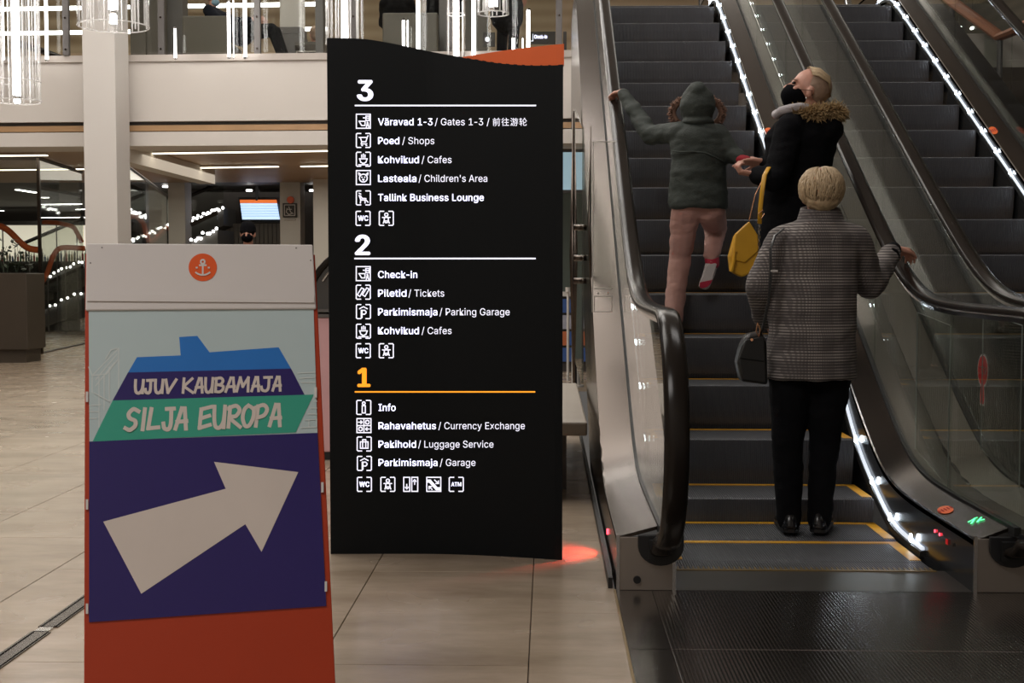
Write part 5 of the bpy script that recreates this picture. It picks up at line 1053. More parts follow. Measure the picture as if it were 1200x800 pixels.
    if kind == 'cur': L += [[(0, -h), (0, h)], [(-h, 0), (h, 0)], [(-6.5, -4), (-2, -4), (-3.6, -5.6)], [(-2, -4), (-3.6, -2.4)], [(6.5, 4), (2, 4), (3.6, 2.4)], [(2, 4), (3.6, 5.6)], [(4 + 2.2 * math.cos(q * PI / 4), -4 + 2.2 * math.sin(q * PI / 4)) for q in range(9)], [(-4 + 2.2 * math.cos(q * PI / 4), 4 + 2.2 * math.sin(q * PI / 4)) for q in range(9)]]
    if kind == 'bag': L += [[(-4.5, -2.5), (4.5, -2.5), (4.5, 5), (-4.5, 5), (-4.5, -2.5)], [(-1.8, -2.5), (-1.8, -5), (1.8, -5), (1.8, -2.5)], [(-1.8, -2.5), (-1.8, 5)], [(1.8, -2.5), (1.8, 5)]]
    if kind == 'esc': L += [[(-7, -5), (-4, -5), (4, 4), (7, 4)], [(-7, -2.6), (-5, -2.6), (3, 6.5), (7, 6.5)], [(-7, -3.8), (-4.5, -3.8), (3.5, 5.2), (7, 5.2)], [(1, -5), (5.5, -1)], [(5.5, -4), (5.5, -1), (2.5, -1)], [(-2, 6), (-5.5, 2.5)], [(-5.5, 5.5), (-5.5, 2.5), (-2.5, 2.5)]]
    o = strokes([[(cx + p[0], cy + p[1]) for p in l] for l in L], 1.25, onsign).build('pictogram', M['sign_white'], sg)
    if kind in ('WC', 'ATM'):
        if kind == 'WC': sign_text('WC', cx - 6, cx + 6, cy + 2.8, 5.8, .03, 'sign_white', 'pictogram_letters')
        else: sign_text('ATM', cx - 6, cx + 6, cy + 2.2, 4.6, .03, 'sign_white', 'pictogram_letters')
for (x, y, k) in ((425.8, 142, 'gate'), (425.8, 164.5, 'cart'), (425.8, 186.5, 'cup'), (425.8, 208, 'bear'), (425.8, 231.8, 'seat'), (425.5, 255.7, 'WC'), (452.7, 255.7, 'baby'),
                  (425.7, 320.5, 'gate'), (425.7, 342.2, 'ticket'), (425.9, 365, 'P'), (425.9, 388, 'cup'), (425.7, 410.8, 'WC'), (452.7, 410.8, 'baby'),
                  (426.3, 477.2, 'i'), (426.5, 498.5, 'cur'), (426.8, 520, 'bag'), (427, 542.8, 'P'), (427, 567.3, 'WC'), (454.5, 567.3, 'baby'), (481.3, 567.3, 'lift'), (508.3, 567.3, 'esc'), (534.7, 567.3, 'ATM')):
    icon(x, y, k)
def place_up(x, y, off): return at(x, y, 17.0 - .01)
sign_text('Check-in', 626, 641, 45, 4, .02, 'sign_white', 'lettering', t_ci, place_up)
strokes([[(620, 40), (620, 48), (624, 48)], [(624.5, 40), (624.5, 48)]], .8, place_up).build('pictogram', M['sign_white'], t_ci)
def place_stop(x, y, off):  # writing on the STOP paddle, read from the left side
    return Vector((X - .0026, STOPC.y - x, STOPC.z - y))
o_ = bpy.data.objects[[o.name for o in bpy.data.objects if o.name.startswith('stop_sticker')][0]]
X = 2.020
sign_text('STOP', -.056, .056, .018, .036, .012, 'sticker_white', 'lettering', o_, place_stop)

# ================================================================== PROMOTIONAL BOARD
TH, LN, WB, ZB = .28600, .29306, .51883, 1.21507
BR = Vector((math.cos(TH), math.sin(TH), 0)); BN0 = Vector((math.sin(TH), -math.cos(TH), 0))
BDN = BN0 * math.sin(LN) - Vector((0, 0, 1)) * math.cos(LN); BNR = (BN0 * math.cos(LN) + Vector((0, 0, 1)) * math.sin(LN)).normalized()
BO = Vector((-1.0674, 3.0, ZB))
def bp(u, s, n=0): return BO + BR * u + BDN * s + BNR * n
def onboard(x, y, off=0): return onplane(x, y, BO + BNR * off, BNR)
LEN = ZB / math.cos(LN)
pb = thing('promotional_board', 'leaning promotional board with a ship drawing, a big white arrow and orange foot', 'sign board', (bp(0, LEN).x + .25, bp(0, LEN).y, 0))
def bslab(pix, n0, th, matl, name, par=None):
    m = MB(); m.slab([onboard(x, y, n0) for x, y in pix], BNR * th); return m.build(name, M[matl], par or pb)
# core board and rear leg panel
m = MB(); m.slab([bp(-.004, .02, -.022), bp(WB + .006, .02, -.022), bp(WB + .014, LEN, -.022), bp(-.006, LEN, -.022)], BNR * .020); m.build('front_board', M['orange'], pb, bevel=.002)
BK = BN0 * -math.sin(LN) - Vector((0, 0, 1)) * math.cos(LN)
def bk(u, s, n=0): return BO + BR * u + BK * s - BN0 * n
m = MB(); m.slab([bk(0, .02, .01), bk(WB, .02, .01), bk(WB, LEN, .01), bk(0, LEN, .01)], -BN0 * .02); m.build('rear_board', M['board_white'], pb, bevel=.002)
for u in (.01, WB - .03):
    m = MB(); m.slab([bp(u, .75, -.03), bp(u, .77, -.03), bk(u, .77, .0), bk(u, .75, .0)], BR * .015); m.build('spreader', M['steel'], pb)
m = MB()
m.slab([bp(-.001, -.003, -.03), bp(WB + .001, -.003, -.03), bp(WB + .003, .158, -.03), bp(-.003, .158, -.03)], BNR * .035); o_h = m.build('header_sheet', M['board_white'], pb, bevel=.003)
# folded poster edge and poster
def px_rows(): pass
bslab([(102.5, 344.5), (367.8, 346.5), (368.3, 355), (102.2, 353)], .004, .004, 'board_white', 'poster_fold')
bslab([(103.8, 350), (367, 350), (372, 507), (382.3, 709.8), (104.3, 728.8), (104.8, 517)], -.001, .0015, 'print_sky', 'poster')
bslab([(104.6, 517.2), (372, 507), (382.3, 709.8), (104.3, 728.8)], .0005, .0007, 'print_navy', 'navy_field')
bslab([(160.5, 418.5), (211.7, 416.3), (210, 394.8), (231.2, 393.5), (245.5, 412.7), (326.5, 406.8), (341, 431.7), (150, 436.5)], .0006, .0006, 'print_blue', 'ship_superstructure')
bslab([(150, 436.3), (341, 431.6), (357, 462.6), (132, 469.2)], .0006, .0006, 'print_navy', 'ship_upper_hull')
bslab([(132, 469.2), (367.5, 462.2), (346.5, 506.5), (108.5, 517.2)], .0008, .0006, 'print_green', 'ship_lower_hull')
bslab([(121, 611), (264.5, 572.5), (250.8, 541), (349.5, 553), (306.5, 646.5), (287.5, 614), (165.5, 695.5)], .0014, .0006, 'print_white', 'arrow')
# pale skyline lines on the sky
SK = [[(108, 460), (108, 440), (139, 408), (139, 455)], [(112, 445), (137, 415)], [(112, 452), (134, 425)], [(108, 440), (125, 438), (139, 420)], [(116, 442), (116, 500)], [(122, 440), (122, 480)], [(128, 430), (128, 470)], [(105, 475), (118, 474)], [(105, 482), (116, 482)], [(105, 490), (113, 490)], [(104, 430), (108, 440)], [(137, 408), (130, 410), (124, 420)],
      [(349, 437), (369, 436)], [(351, 443), (369, 442)], [(353, 448), (369, 448)], [(368, 470), (371, 470)], [(364, 478), (371, 478)], [(361, 485), (371, 485)], [(358, 492), (371, 491), (371, 500), (353, 501)], [(362, 492), (362, 500)], [(110, 460), (128, 470)]]
strokes(SK, 1.3, lambda x, y, o: onboard(x, y, o - .0007)).build('skyline_drawing', M['print_line'], pb)['kind'] = 'stuff'
# brush lettering, one set of strokes per letter in a unit box (x right, y down)
BL = {'U': [[(0, 0), (-.02, .6), (.1, .95), (.45, 1), (.8, .7), (.95, 0)], [(.95, 0), (.82, 1)]], 'J': [[(.3, .02), (1, 0)], [(.75, 0), (.68, .75), (.45, 1), (.1, .95), (0, .72)]], 'V': [[(0, 0), (.2, 1), (1, -.02)]],
      'K': [[(.1, 0), (.0, 1)], [(.9, .0), (.08, .55), (.95, 1)]], 'A': [[(.0, 1), (.55, 0), (.8, .0), (.9, 1)], [(.15, .66), (.95, .62)]], 'B': [[(.12, .02), (0, 1)], [(.0, .05), (.6, 0), (.85, .2), (.6, .45), (.1, .5)], [(.3, .48), (.85, .6), (.8, .85), (.45, 1), (0, .98)]],
      'M': [[(0, 1), (.3, 0), (.5, .65), (.95, 0), (.92, 1)]], 'S': [[(1, .1), (.6, 0), (.25, .2), (.3, .42), (.72, .58), (.7, .82), (.3, 1), (-.05, .92)]], 'I': [[(.6, 0), (.3, 1)]], 'L': [[(.3, 0), (.02, .95), (.9, .9)]],
      'E': [[(.95, .0), (.15, .12), (.0, 1), (.85, .85)], [(.1, .55), (.8, .42)]], 'R': [[(.15, .05), (0, 1)], [(-.02, .12), (.6, 0), (.9, .2), (.6, .48), (.1, .55), (.95, 1)]], 'O': [[(.5, .0), (.15, .2), (0, .6), (.2, .95), (.55, .95), (.9, .6), (.95, .2), (.5, 0)]], 'P': [[(.2, .05), (0, 1)], [(-.02, .12), (.65, 0), (.95, .2), (.7, .48), (.12, .6)]]}
def brush(word, spans, ytop, ybot, wd):
    """spans: left/right pixel of every letter; ytop, ybot: functions of x"""
    for ch, (xa, xb) in zip(word, spans):
        L = []
        for s in BL[ch]:
            P = [(xa + (xb - xa) * p[0] + 0, ytop((xa + xb) / 2) + (ybot((xa + xb) / 2) - ytop((xa + xb) / 2)) * p[1]) for p in s]
            L.append([(p.x, p.y) for p in map(Vector, (fsm(P) if len(P) > 2 and ch in 'UJSBORP' else P))])
        m = strokes(L, wd, lambda x, y, o: onboard(x, y, o + .0004)); m.build('brush_letter', M['print_white'], pb)
def sc_(a): return [(90 + x0 / 4.138, 90 + x1 / 4.138) if 0 else (90 + x0 / 4.138, 90 + x1 / 4.138) for x0, x1 in a]
brush('UJUV', sc_([(285, 325), (332, 368), (382, 420), (432, 482)]), lambda x: 445.5 - (x - 160) * .012, lambda x: 460.2 - (x - 160) * .012, 3.4)
brush('KAUBAMAJA', sc_([(515, 565), (572, 612), (625, 662), (672, 715), (722, 768), (775, 835), (848, 885), (895, 945), (950, 990)]), lambda x: 443.5 - (x - 220) * .018, lambda x: 459.8 - (x - 220) * .024, 3.2)
brush('SILJA', sc_([(238, 300), (308, 345), (345, 402), (420, 472), (478, 535)]), lambda x: 479.5 - (x - 150) * .02, lambda x: 503.5 - (x - 150) * .02, 4.6)
brush('EUROPA', sc_([(595, 655), (668, 722), (735, 795), (805, 860), (868, 925), (935, 990)]), lambda x: 476.5 - (x - 240) * .03, lambda x: 501.3 - (x - 240) * .035, 4.4)
# anchor emblem
ec = (237.6, 313.2); m = MB(); m.slab([onboard(ec[0] + 16.6 * math.cos(q * PI / 24), ec[1] + 16.2 * math.sin(q * PI / 24), .0052) for q in range(48)][::-1], BNR * .0006); m.build('orange_emblem', M['emblem'], pb)
EL = [[(0, -3.8), (0, 8.5)], [(-3.6, -2.6), (3.6, -2.6)], [(2.3 * math.cos(q * PI / 8), -6.6 + 2.3 * math.sin(q * PI / 8)) for q in range(17)], [(10.2 * math.sin(q * PI / 20 * 1.15 - PI / 2 * 1.15 * .0 - .0) if 0 else 10.5 * math.sin((q - 6) * .145), 8.8 - 4.5 * (1 - math.cos((q - 6) * .2))) for q in range(13)],
      [(-7.4, .3), (-6.8, .3)], [(6.8, .3), (7.4, .3)]]
strokes([[(ec[0] + a, ec[1] + b) for a, b in l] for l in EL], 1.9, lambda x, y, o: onboard(x, y, o + .0047)).build('anchor', M['board_white'], pb)
for (x, y) in ((119.5, 290), (106, 308), (347, 290.5), (364, 305)):
    m = MB(); c = onboard(x, y, .005); m.slab([c + (BR * math.cos(q) + BDN * math.sin(q)) * .0016 for q in [k * PI / 4 for k in range(8)]], BNR * .001); m.build('screw', M['grey_panel'], pb)
for (x, y) in ((101.8, 465), (101.8, 591), (101.8, 713), (369.6, 460), (377.4, 571), (381.5, 687)):
    bslab([(x - 1.2, y - 6), (x + 1.6, y - 6), (x + 1.6, y + 6), (x - 1.2, y + 6)], .0, .003, 'clip', 'clip')

# ================================================================== PEOPLE
def frame(f, u):
    f = Vector(f).normalized(); u = Vector(u); s = f.cross(u).normalized(); u = s.cross(f).normalized()
    return Matrix((s, f, u)).transposed()       # columns: right side, face direction, up
def add_head(m, c, f, u, k=1.0):
    R = frame(f, u); c = Vector(c); L = lambda x, y, z: c + R @ Vector((x, y, z)) * k
    m.ell(L(0, -.012, .018), .074 * k, .094 * k, .094 * k, R, 20, 14)        # skull
    m.ell(L(0, .022, -.045), .056 * k, .064 * k, .072 * k, R, 16, 10)         # face and jaw
    m.ell(L(0, .062, -.095), .024 * k, .020 * k, .018 * k, R, 10, 8)          # chin
    m.capsule(L(0, .082, -.002), L(0, .103, -.038), .008 * k, .014 * k, 8)       # nose
    m.capsule(L(-.03, .074, .012), L(.03, .074, .012), .013 * k, .013 * k, 8)   # brow
    m.capsule(L(-.020, .080, -.066), L(.020, .080, -.066), .009 * k, .009 * k, 8)  # lips
    for s in (-1, 1):
        m.ell(L(s * .040, .062, -.035), .020 * k, .018 * k, .02 * k, R, 8, 6)      # cheek
        e = c + R @ Vector((s * .077, -.008, -.022)) * k
        m.ell(e, .009 * k, .019 * k, .031 * k, R, 10, 8)
    return R, L
def eyes(par, L, k=1.0, col='eye'):
    for s in (-1, 1):
        m = MB(); m.ell(L(s * .030, .079, -.004), .011 * k, .009 * k, .008 * k, None, 10, 6); m.build('eye', M[col], par, smooth=True)
def add_hand(m, w, d, n, k=1.0, bend=(.5, .7, .6), thumb=1, spread=.06):
    """w wrist, d towards the knuckles, n direction the palm faces; thumb = side sign"""
    w = Vector(w); d = Vector(d).normalized(); n = Vector(n); n = (n - d * n.dot(d)).normalized(); s = d.cross(n).normalized() * thumb
    for i in range(4):
        o = (i - 1.5); kn = w + (d * .082 + s * -o * .0195 - d * abs(o + .4) * .004) * k
        m.capsule(w + s * -o * .011 * k, kn, .015 * k, .0115 * k, 8)
        ln = (.040, .044, .041, .032)[i]; dd = (d + s * -o * spread).normalized(); p = kn; ang = 0
        for j, sl in enumerate((ln, ln * .66, ln * .52)):
            ang += bend[j]; q = p + (dd * math.cos(ang) + n * math.sin(ang)) * sl * k
            m.capsule(p, q, (.0095, .0088, .0080)[j] * k, (.0088, .0080, .0068)[j] * k, 8); p = q
    a = w + (d * .022 + s * .024) * k; b = a + (d * .034 + s * .026 + n * .012) * k; c = b + (d * .030 + s * .004 + n * .014) * k; e = c + (d * .020 + n * .012) * k
    m.capsule(a, b, .014 * k, .011 * k, 8); m.capsule(b, c, .0105 * k, .0095 * k, 8); m.capsule(c, e, .0095 * k, .0075 * k, 8)
def add_body(m, j, k=1.0):
    """bare figure under the clothes: one surface from neck to feet"""
    m.capsule(j['neck'], j['head'], .052 * k, .055 * k)
    ch = Vector(j['chest']); pe = Vector(j['pelvis']); nk = Vector(j['neck']); ax = (Vector(j['shR']) - Vector(j['shL'])).normalized()
    m.capsule(ch - ax * .06 * k, ch + ax * .06 * k, .085 * k, .085 * k); m.capsule(ch.lerp(nk, .5), nk, .06 * k, .05 * k)
    m.capsule(ch, pe, .09 * k, .085 * k); m.capsule(pe - ax * .05 * k, pe + ax * .05 * k, .08 * k, .08 * k)
    for s in 'LR':
        m.capsule(ch.lerp(nk, .4), j['sh' + s], .05 * k, .044 * k)
        m.chain([j['sh' + s], j['el' + s], j['wr' + s]], [.044 * k, .036 * k, .026 * k])
        m.chain([j['hip' + s], j['kn' + s], j['an' + s]], [.078 * k, .052 * k, .036 * k]); m.capsule(j['an' + s], Vector(j['an' + s]).lerp(Vector(j['toe' + s]), .6), .032 * k, .018 * k)
def locks(par, name, matl, n, origin_fn, width, seed, kind='stuff'):
    rnd = random.Random(seed); m = MB()
    for i in range(n):
        P, r = origin_fn(rnd, i); m.tube(P, [r * q for q in ([.6, 1, .8, .15] if len(P) == 4 else [1, .8, .1])], 4)
    o = m.build(name, M[matl], par, smooth=True); o['kind'] = kind; return o
def shoe(par, an, toe, zfloor, matl, k=1.0, name='shoe'):
    an = Vector(an); toe = Vector(toe); d = (toe - an); d.z = 0; d.normalize(); s = Vector((-d.y, d.x, 0)); m = MB(); b = Vector((an.x, an.y, zfloor))
    for (t0, w, h, off) in ((0, 0, 0, 0),): pass
    rings = []
    for (u, w_, h) in ((-.055, .016, .03), (-.045, .030, .075), (0, .036, .095), (.06, .036, .075), (.11, .042, .055), (.155, .040, .042), (.185, .026, .030), (.195, .010, .018)):
        c = b + d * u * k; rings.append([c + s * w_ * k * math.cos(a) * (1 if math.sin(a) < 0 else 1) + Vector((0, 0, (.012 + max(0, math.sin(a)) * (h - .012) + min(0, math.sin(a)) * .0) * k)) for a in [q * 2 * PI / 14 for q in range(14)]])
    m.loft(rings); o = m.build(name, M[matl], par, smooth=True)
    m = MB(); out = []
    for (u, w_) in ((-.056, .012), (-.045, .030), (0, .037), (.06, .037), (.11, .043), (.155, .041), (.187, .026), (.197, .010)): out.append(b + d * u * k + s * w_ * k)
    out = out + [p - 2 * s * (p - b).dot(s) for p in reversed(out)]
    m.slab(out, (0, 0, .013 * k)); m.build('sole', M['black'], o); return o
def rows_(Y, data, ry=.13):
    """data: (y pixel, centre x pixel, half width px, depth shift)"""
    out = []
    for q in data:
        y, cx, hw = q[:3]; dy = q[3] if len(q) > 3 else 0; r = q[4] if len(q) > 4 else ry; c = at(cx, y, Y + dy); out.append((c, hw * (Y + dy) / F, r))
    return sorted(out, key=lambda q: q[0].z)

# ---------------- woman in the grey checked coat
Y3 = 5.72
def J3(x, y, dy=0): return at(x, y, Y3 + dy)
p3 = thing('person', 'person with short blond hair in grey checked coat, lowest on the left escalator', 'person', (J3(945, 600).x, Y3, npath(Y3)))
TZ = npath(5.72)
hw_ = Vector((1.668, 6.22, path(6.22, .2) + 1.045))
j = dict(head=J3(962, 226), neck=J3(960, 252), chest=J3(956, 310), pelvis=J3(949, 425), shL=J3(915, 283), shR=J3(1003, 283), elL=J3(890, 338, -.02), wrL=J3(897, 376, .16), elR=J3(1022, 333, .10), wrR=Vector((1.605, 6.12, 1.262)),
         hipL=J3(927, 440), hipR=J3(972, 440), knL=J3(923, 520, .02), knR=J3(966, 520, .02), anL=J3(925, 606), anR=J3(960, 606), toeL=J3(920, 618, .14), toeR=J3(964, 618, .14))
m = MB(); add_body(m, j); R3, L3 = add_head(m, j['head'], (0, 1, -.05), (0, .05, 1), .98)
add_hand(m, j['wrR'], (.72, .68, -.02), (0, 0, -1), 1.02, (.35, .8, .6), -1); add_hand(m, j['wrL'], (.3, .4, -.5), (.7, 0, .3), .95, (.6, .7, .6), 1)
finish(m.build('body', M['skin'], p3), .0065, 3)
eyes(p3, L3)
m = MB(); m.torso(rows_(Y3, [(443, 949, 54, 0, .155), (432, 949.5, 53, 0, .155), (400, 951, 51.5, 0, .15), (350, 954, 49, 0, .142), (315, 956, 48, 0, .135), (290, 958, 50, 0, .13), (277, 959, 48, 0, .12), (265, 960, 37, 0, .10), (256, 961, 25, 0, .08)]), 28)
m.chain([J3(955, 272), j['shL'], J3(891, 335, -.02), j['wrL'].lerp(j['elL'], .05)], [.07, .070, .068, .054])
m.chain([J3(960, 272), j['shR'], J3(1019, 332, .10), j['wrR'].lerp(j['elR'], .16)], [.07, .070, .070, .050])
o = finish(m.build('coat', M['tweed'], p3), .010, 8, .007, 8, 1)
m = MB(); rings = []
for (y, hw, ry) in ((266, 33, .095), (258, 27, .082), (248, 24, .074), (243.5, 22.5, .070)):
    c = J3(961.5, y); r = hw * Y3 / F; rings.append([c + Vector((r * math.cos(a), ry * math.sin(a), .010 * math.sin(a))) for a in [q * 2 * PI / 28 for q in range(28)]])
m.loft(rings, cap=False); o = m.build('collar', M['tweed'], p3, smooth=True); sm = o.modifiers.new('s', 'SOLIDIFY'); sm.thickness = .008
m = MB(); m.chain([j['wrR'].lerp(j['elR'], .24), j['wrR'].lerp(j['elR'], .03)], [.050, .040]); finish(m.build('cuff', M['cloth_black'], p3), .006, 2)
m = MB(); m.chain([j['hipL'], j['knL'], J3(925, 610)], [.098, .070, .055]); m.chain([j['hipR'], j['knR'], J3(960, 610)], [.098, .068, .053]); m.capsule(J3(930, 428), J3(968, 428), .098, .098)
finish(m.build('trousers', M['cloth_black'], p3), .010, 5, .005, 9, 2)
for s in 'LR': shoe(p3, j['an' + s] + Vector((0, 0, 0)), j['toe' + s], TZ, 'shoe_black', 1.12)
# layered short hair: cap and locks
m = MB(); hc = J3(962, 221); m.ell(hc + Vector((0, -.010, .0)), .090, .104, .090, None, 24, 16); m.ell(hc + Vector((0, -.04, -.045)), .078, .070, .060, None, 20, 12)
hair = finish(m.build('hair', M['hair_blond'], p3), .007, 3, .004, 30, 3)
def lk(r, i):
    an = r.uniform(-PI * 1.02, .02) if i % 5 else r.uniform(0, PI); el = r.uniform(-.15, 1.35); R_ = lambda a, e, q: hc + Vector((.092 * q * math.cos(a) * math.cos(e), -.012 + .110 * q * math.sin(a) * math.cos(e), .094 * q * math.sin(e)))
    e2 = el; P = [R_(an, e2, 1.0), R_(an + r.uniform(-.1, .1), e2 - .28, 1.045), R_(an + r.uniform(-.15, .15), e2 - .55, 1.05), R_(an + r.uniform(-.2, .2), e2 - .8, 1.0)]
    return P, r.uniform(.003, .006)
locks(hair, 'hair_locks', 'hair_blond', 460, lk, .01, 5)
# black handbag on her arm
b3 = thing('handbag', 'black leather handbag hanging on the left side of the checked coat', 'bag', J3(882, 448, -.08))
def B3(x, y, dy=0): return at(x, y, Y3 - .14 + dy)
m = MB(); m.slab([B3(876, 392), B3(893, 388), B3(899, 402), B3(900, 451), B3(869, 447), B3(864, 425), B3(869, 405)][::-1], (0, .10, 0)); m.build('bag_body', M['leather_black'], b3, bevel=.012)
m = MB(); m.slab([B3(874, 398, -.008), B3(896, 394, -.008), B3(897, 424, -.008), B3(866, 420, -.008)][::-1], (0, .012, 0)); m.build('flap', M['leather_black'], b3, bevel=.004)
m = MB(); m.tube([J3(918, 268, -.10), J3(908, 276, -.135), J3(903, 292, -.15), J3(903, 325, -.16), J3(901, 352, -.16), J3(894, 384, -.15), J3(888, 394, -.13)], .008, 8, flat=.4)
m.build('strap', M['leather_black'], b3, smooth=True)
m = MB(); 
m.tube([J3(888, 378, -.165), J3(886, 388, -.165), J3(889, 395, -.165), J3(891, 386, -.165), J3(888, 378, -.165)], .0028, 6); m.cyl(J3(881, 398, -.16), J3(881, 398, -.15), .006, 10); m.build('clasp', M['gold'], b3)
m = MB(); c = J3(908, 317, -.172); m.box(c.x - .018, c.x + .012, c.y - .003, c.y, c.z - .005, c.z + .003); m.build('strap_buckle', M['alu'], b3)

# ---------------- woman in the black parka
Y2 = 7.15; S2 = npath(7.0) ; S2 = .577 * (6.79 - 5.80) + .002
def J2(x, y, dy=0): return at(x, y, Y2 + dy)
p2 = thing('person', 'person in black fur hooded parka and black mask looking up to the left, midway up', 'person', (J2(925, 400).x, Y2, S2))
gz = S2 + .09
j = dict(head=J2(946, 105), neck=J2(949, 134), chest=J2(940, 175), pelvis=J2(930, 265), shL=J2(925, 152, -.13), shR=J2(950, 152, .16), elL=J2(909, 210, -.22), wrL=J2(884, 204, -.12), elR=J2(912, 198, .06), wrR=J2(896, 190, .05),
         hipL=J2(922, 275, -.05), hipR=J2(934, 275, .08), knL=J2(922, 360, -.03), knR=J2(934, 360, .08), anL=Vector((J2(922, 420).x, Y2 - .03, gz)), anR=Vector((J2(936, 420).x, Y2 + .07, gz)), toeL=Vector((J2(922, 420).x - .12, Y2 + .04, gz - .05)), toeR=Vector((J2(936, 420).x - .12, Y2 + .14, gz - .05)))
fdir = Vector((-.90, -.02, .42)); udir = Vector((.40, .0, .9))
m = MB(); add_body(m, j); R2, L2 = add_head(m, j['head'], fdir, udir, 1.07)
add_hand(m, j['wrL'], (-.9, .0, .12), (.1, .1, .9), .95, (.9, 1.2, .8), 1); add_hand(m, j['wrR'], (-1, 0, .05), (0, -.3, -1), 1.0, (.12, .25, .2), -1)
finish(m.build('body', M['skin'], p2), .0065, 3)
eyes(p2, L2, 1.07)
m = MB(); m.capsule(L2(-.030, .088, .012), L2(-.046, .076, .012), .0035, .0025, 6); m.capsule(L2(.030, .088, .012), L2(.046, .076, .012), .0035, .0025, 6); m.build('eyebrows', M['hair_tied'], p2, smooth=True)
m = MB(); m.ell(L2(0, .042, -.060), .073, .078, .062, R2, 24, 14); m.ell(L2(0, .080, -.042), .024, .036, .036, R2, 14, 10); m.ell(L2(0, .062, -.092), .042, .034, .032, R2, 14, 10); o = finish(m.build('face_mask', M['mask'], p2), .006, 3)
for s in (-1, 1):
    m = MB(); m.tube([L2(s * .058, .05, -.03), L2(s * .078, .02, -.022), L2(s * .086, -.012, -.012), L2(s * .084, -.022, -.035)], .002, 6); m.build('ear_loop', M['mask'], o)
    m = MB(); m.ell(L2(s * .086, -.002, -.058), .006, .006, .006, None, 8, 6); m.build('earring', M['alu'], p2, smooth=True)
m = MB(); m.ell(L2(0, -.030, .024), .086, .094, .096, R2, 24, 16); m.ell(L2(0, -.078, -.048), .042, .038, .032, R2, 14, 8)
hair = finish(m.build('hair', M['hair_tied'], p2), .007, 3, .002, 40, 3)
def lk2(r, i):
    e = r.uniform(.2, 1.45); s_ = r.choice((-1, 1)) * r.uniform(.25, 1.0)
    q_ = math.sqrt(max(0, 1 - s_ * s_ * .8)); P = [L2(.072 * s_, .050 * q_ - .004, .024 + .082 * q_), L2(.084 * s_, -.01, .022 + .097 * q_), L2(.082 * s_, -.07, .02 + .085 * q_), L2(.040 * s_, -.118, .01)]
    return P, r.uniform(.0025, .0045)
locks(hair, 'hair_locks', 'hair_blond', 110, lk2, .01, 6)
m = MB(); m.torso(rows_(Y2, [(345, 925, 38, 0, .17), (300, 925, 37, 0, .17), (255, 928, 35, 0, .165), (215, 934, 36.5, 0, .165), (185, 937, 40, 0, .17), (162, 939, 42, 0, .18), (148, 942, 38, 0, .16), (138, 944, 28, 0, .12), (131, 946, 20, 0, .08)]), 28)
m.chain([J2(942, 148), j['shL'], j['elL'], j['wrL'].lerp(j['elL'], .12)], [.08, .082, .070, .048]); m.chain([J2(942, 148), j['shR'], j['elR'], j['wrR'].lerp(j['elR'], .15)], [.08, .082, .066, .046]); m.ell(J2(967, 152, -.02), .095, .15, .085)
finish(m.build('parka', M['cloth_black'], p2), .010, 7, .010, 7, 4)
m = MB(); m.chain([J2(922, 300, -.05), j['knL'], j['anL']], [.10, .07, .058]); m.chain([J2(934, 300, .08), j['knR'], j['anR']], [.10, .07, .058]); finish(m.build('trousers', M['cloth_black'], p2), .012, 4)
for s in 'LR': shoe(p2, j['an' + s], j['toe' + s], S2, 'shoe_black', 1.1)
def fz(r, i):
    t = r.random(); 
    if i % 3: c = J2(931 + 54 * t, 133.5 + 2 * math.sin(t * PI) - 3 * t, -.13 + .05 * abs(t - .5)); rad = .044
    else: a = r.uniform(-PI / 2, PI / 2); c = J2(962 + 24 * math.cos(a), 134, .06 + .14 * math.sin(a)); rad = .026
    d = Vector((r.gauss(0, 1), r.gauss(0, 1), r.gauss(0, 1))).normalized(); p = c + d * rad * r.uniform(.2, 1); e = (d + Vector((r.gauss(0, .3), r.gauss(0, .3), r.gauss(-.1, .4)))).normalized() * r.uniform(.02, .042)
    return [p, p + e * .5, p + e], r.uniform(.0022, .004)
m = MB(); m.tube([J2(931, 137, -.08), J2(945, 139, -.10), J2(965, 138, -.10), J2(984, 134, -.06), J2(986, 134, .06), J2(965, 132, .18)], [.026, .040, .044, .040, .032, .02], 10); fc = m.build('fur_collar', M['fur'], p2, smooth=True)
locks(fc, 'fur_hairs', 'fur', 2600, fz, .01, 8)
m = MB(); c0 = J2(930, 127); rings = []
for k, (x, y, dy, r) in enumerate(((908, 136, -.05, .022), (915, 130, -.09, .024), (927, 127, -.12, .026), (940, 125, -.12, .024), (952, 128, -.05, .020), (955, 132, .05, .018))): rings.append((J2(x, y, dy), r))
m.tube([r[0] for r in rings], [r[1] for r in rings], 12); m.tube([J2(908, 133, -.05), J2(912, 134, .05), J2(930, 130, .12), J2(950, 130, .1)], [.022, .024, .024, .018], 12)
finish(m.build('scarf', M['scarf'], p2), .007, 3, .004, 20, 5)
# yellow shoulder bag
b2 = thing('handbag', 'yellow leather handbag with chain strap held by the person in black', 'bag', at(872, 322, Y2 - .22))
def B2(x, y, dy=0): return at(x, y, Y2 - .26 + dy)
m = MB(); m.slab([B2(862, 275), B2(878, 260), B2(889, 276), B2(890, 298), B2(884, 318), B2(870, 325), B2(857, 318), B2(855, 300)][::-1], (0, .09, 0)); m.build('bag_body', M['leather_yellow'], b2, bevel=.012)
m = MB(); m.slab([B2(862, 274, -.012), B2(878, 259, -.012), B2(888, 275, -.012), B2(889, 294, -.012), B2(873, 308, -.012), B2(858, 304, -.012)][::-1], (0, .014, 0)); m.build('flap', M['leather_yellow'], b2, bevel=.006)
m = MB(); m.tube([B2(861, 296, -.018), B2(860, 306, -.02), B2(857, 318, -.018)], [.005, .009, .012], 8); m.cyl(B2(862, 294, -.03), B2(862, 294, -.012), .006, 10); m.build('tassel', M['leather_yellow'], b2)
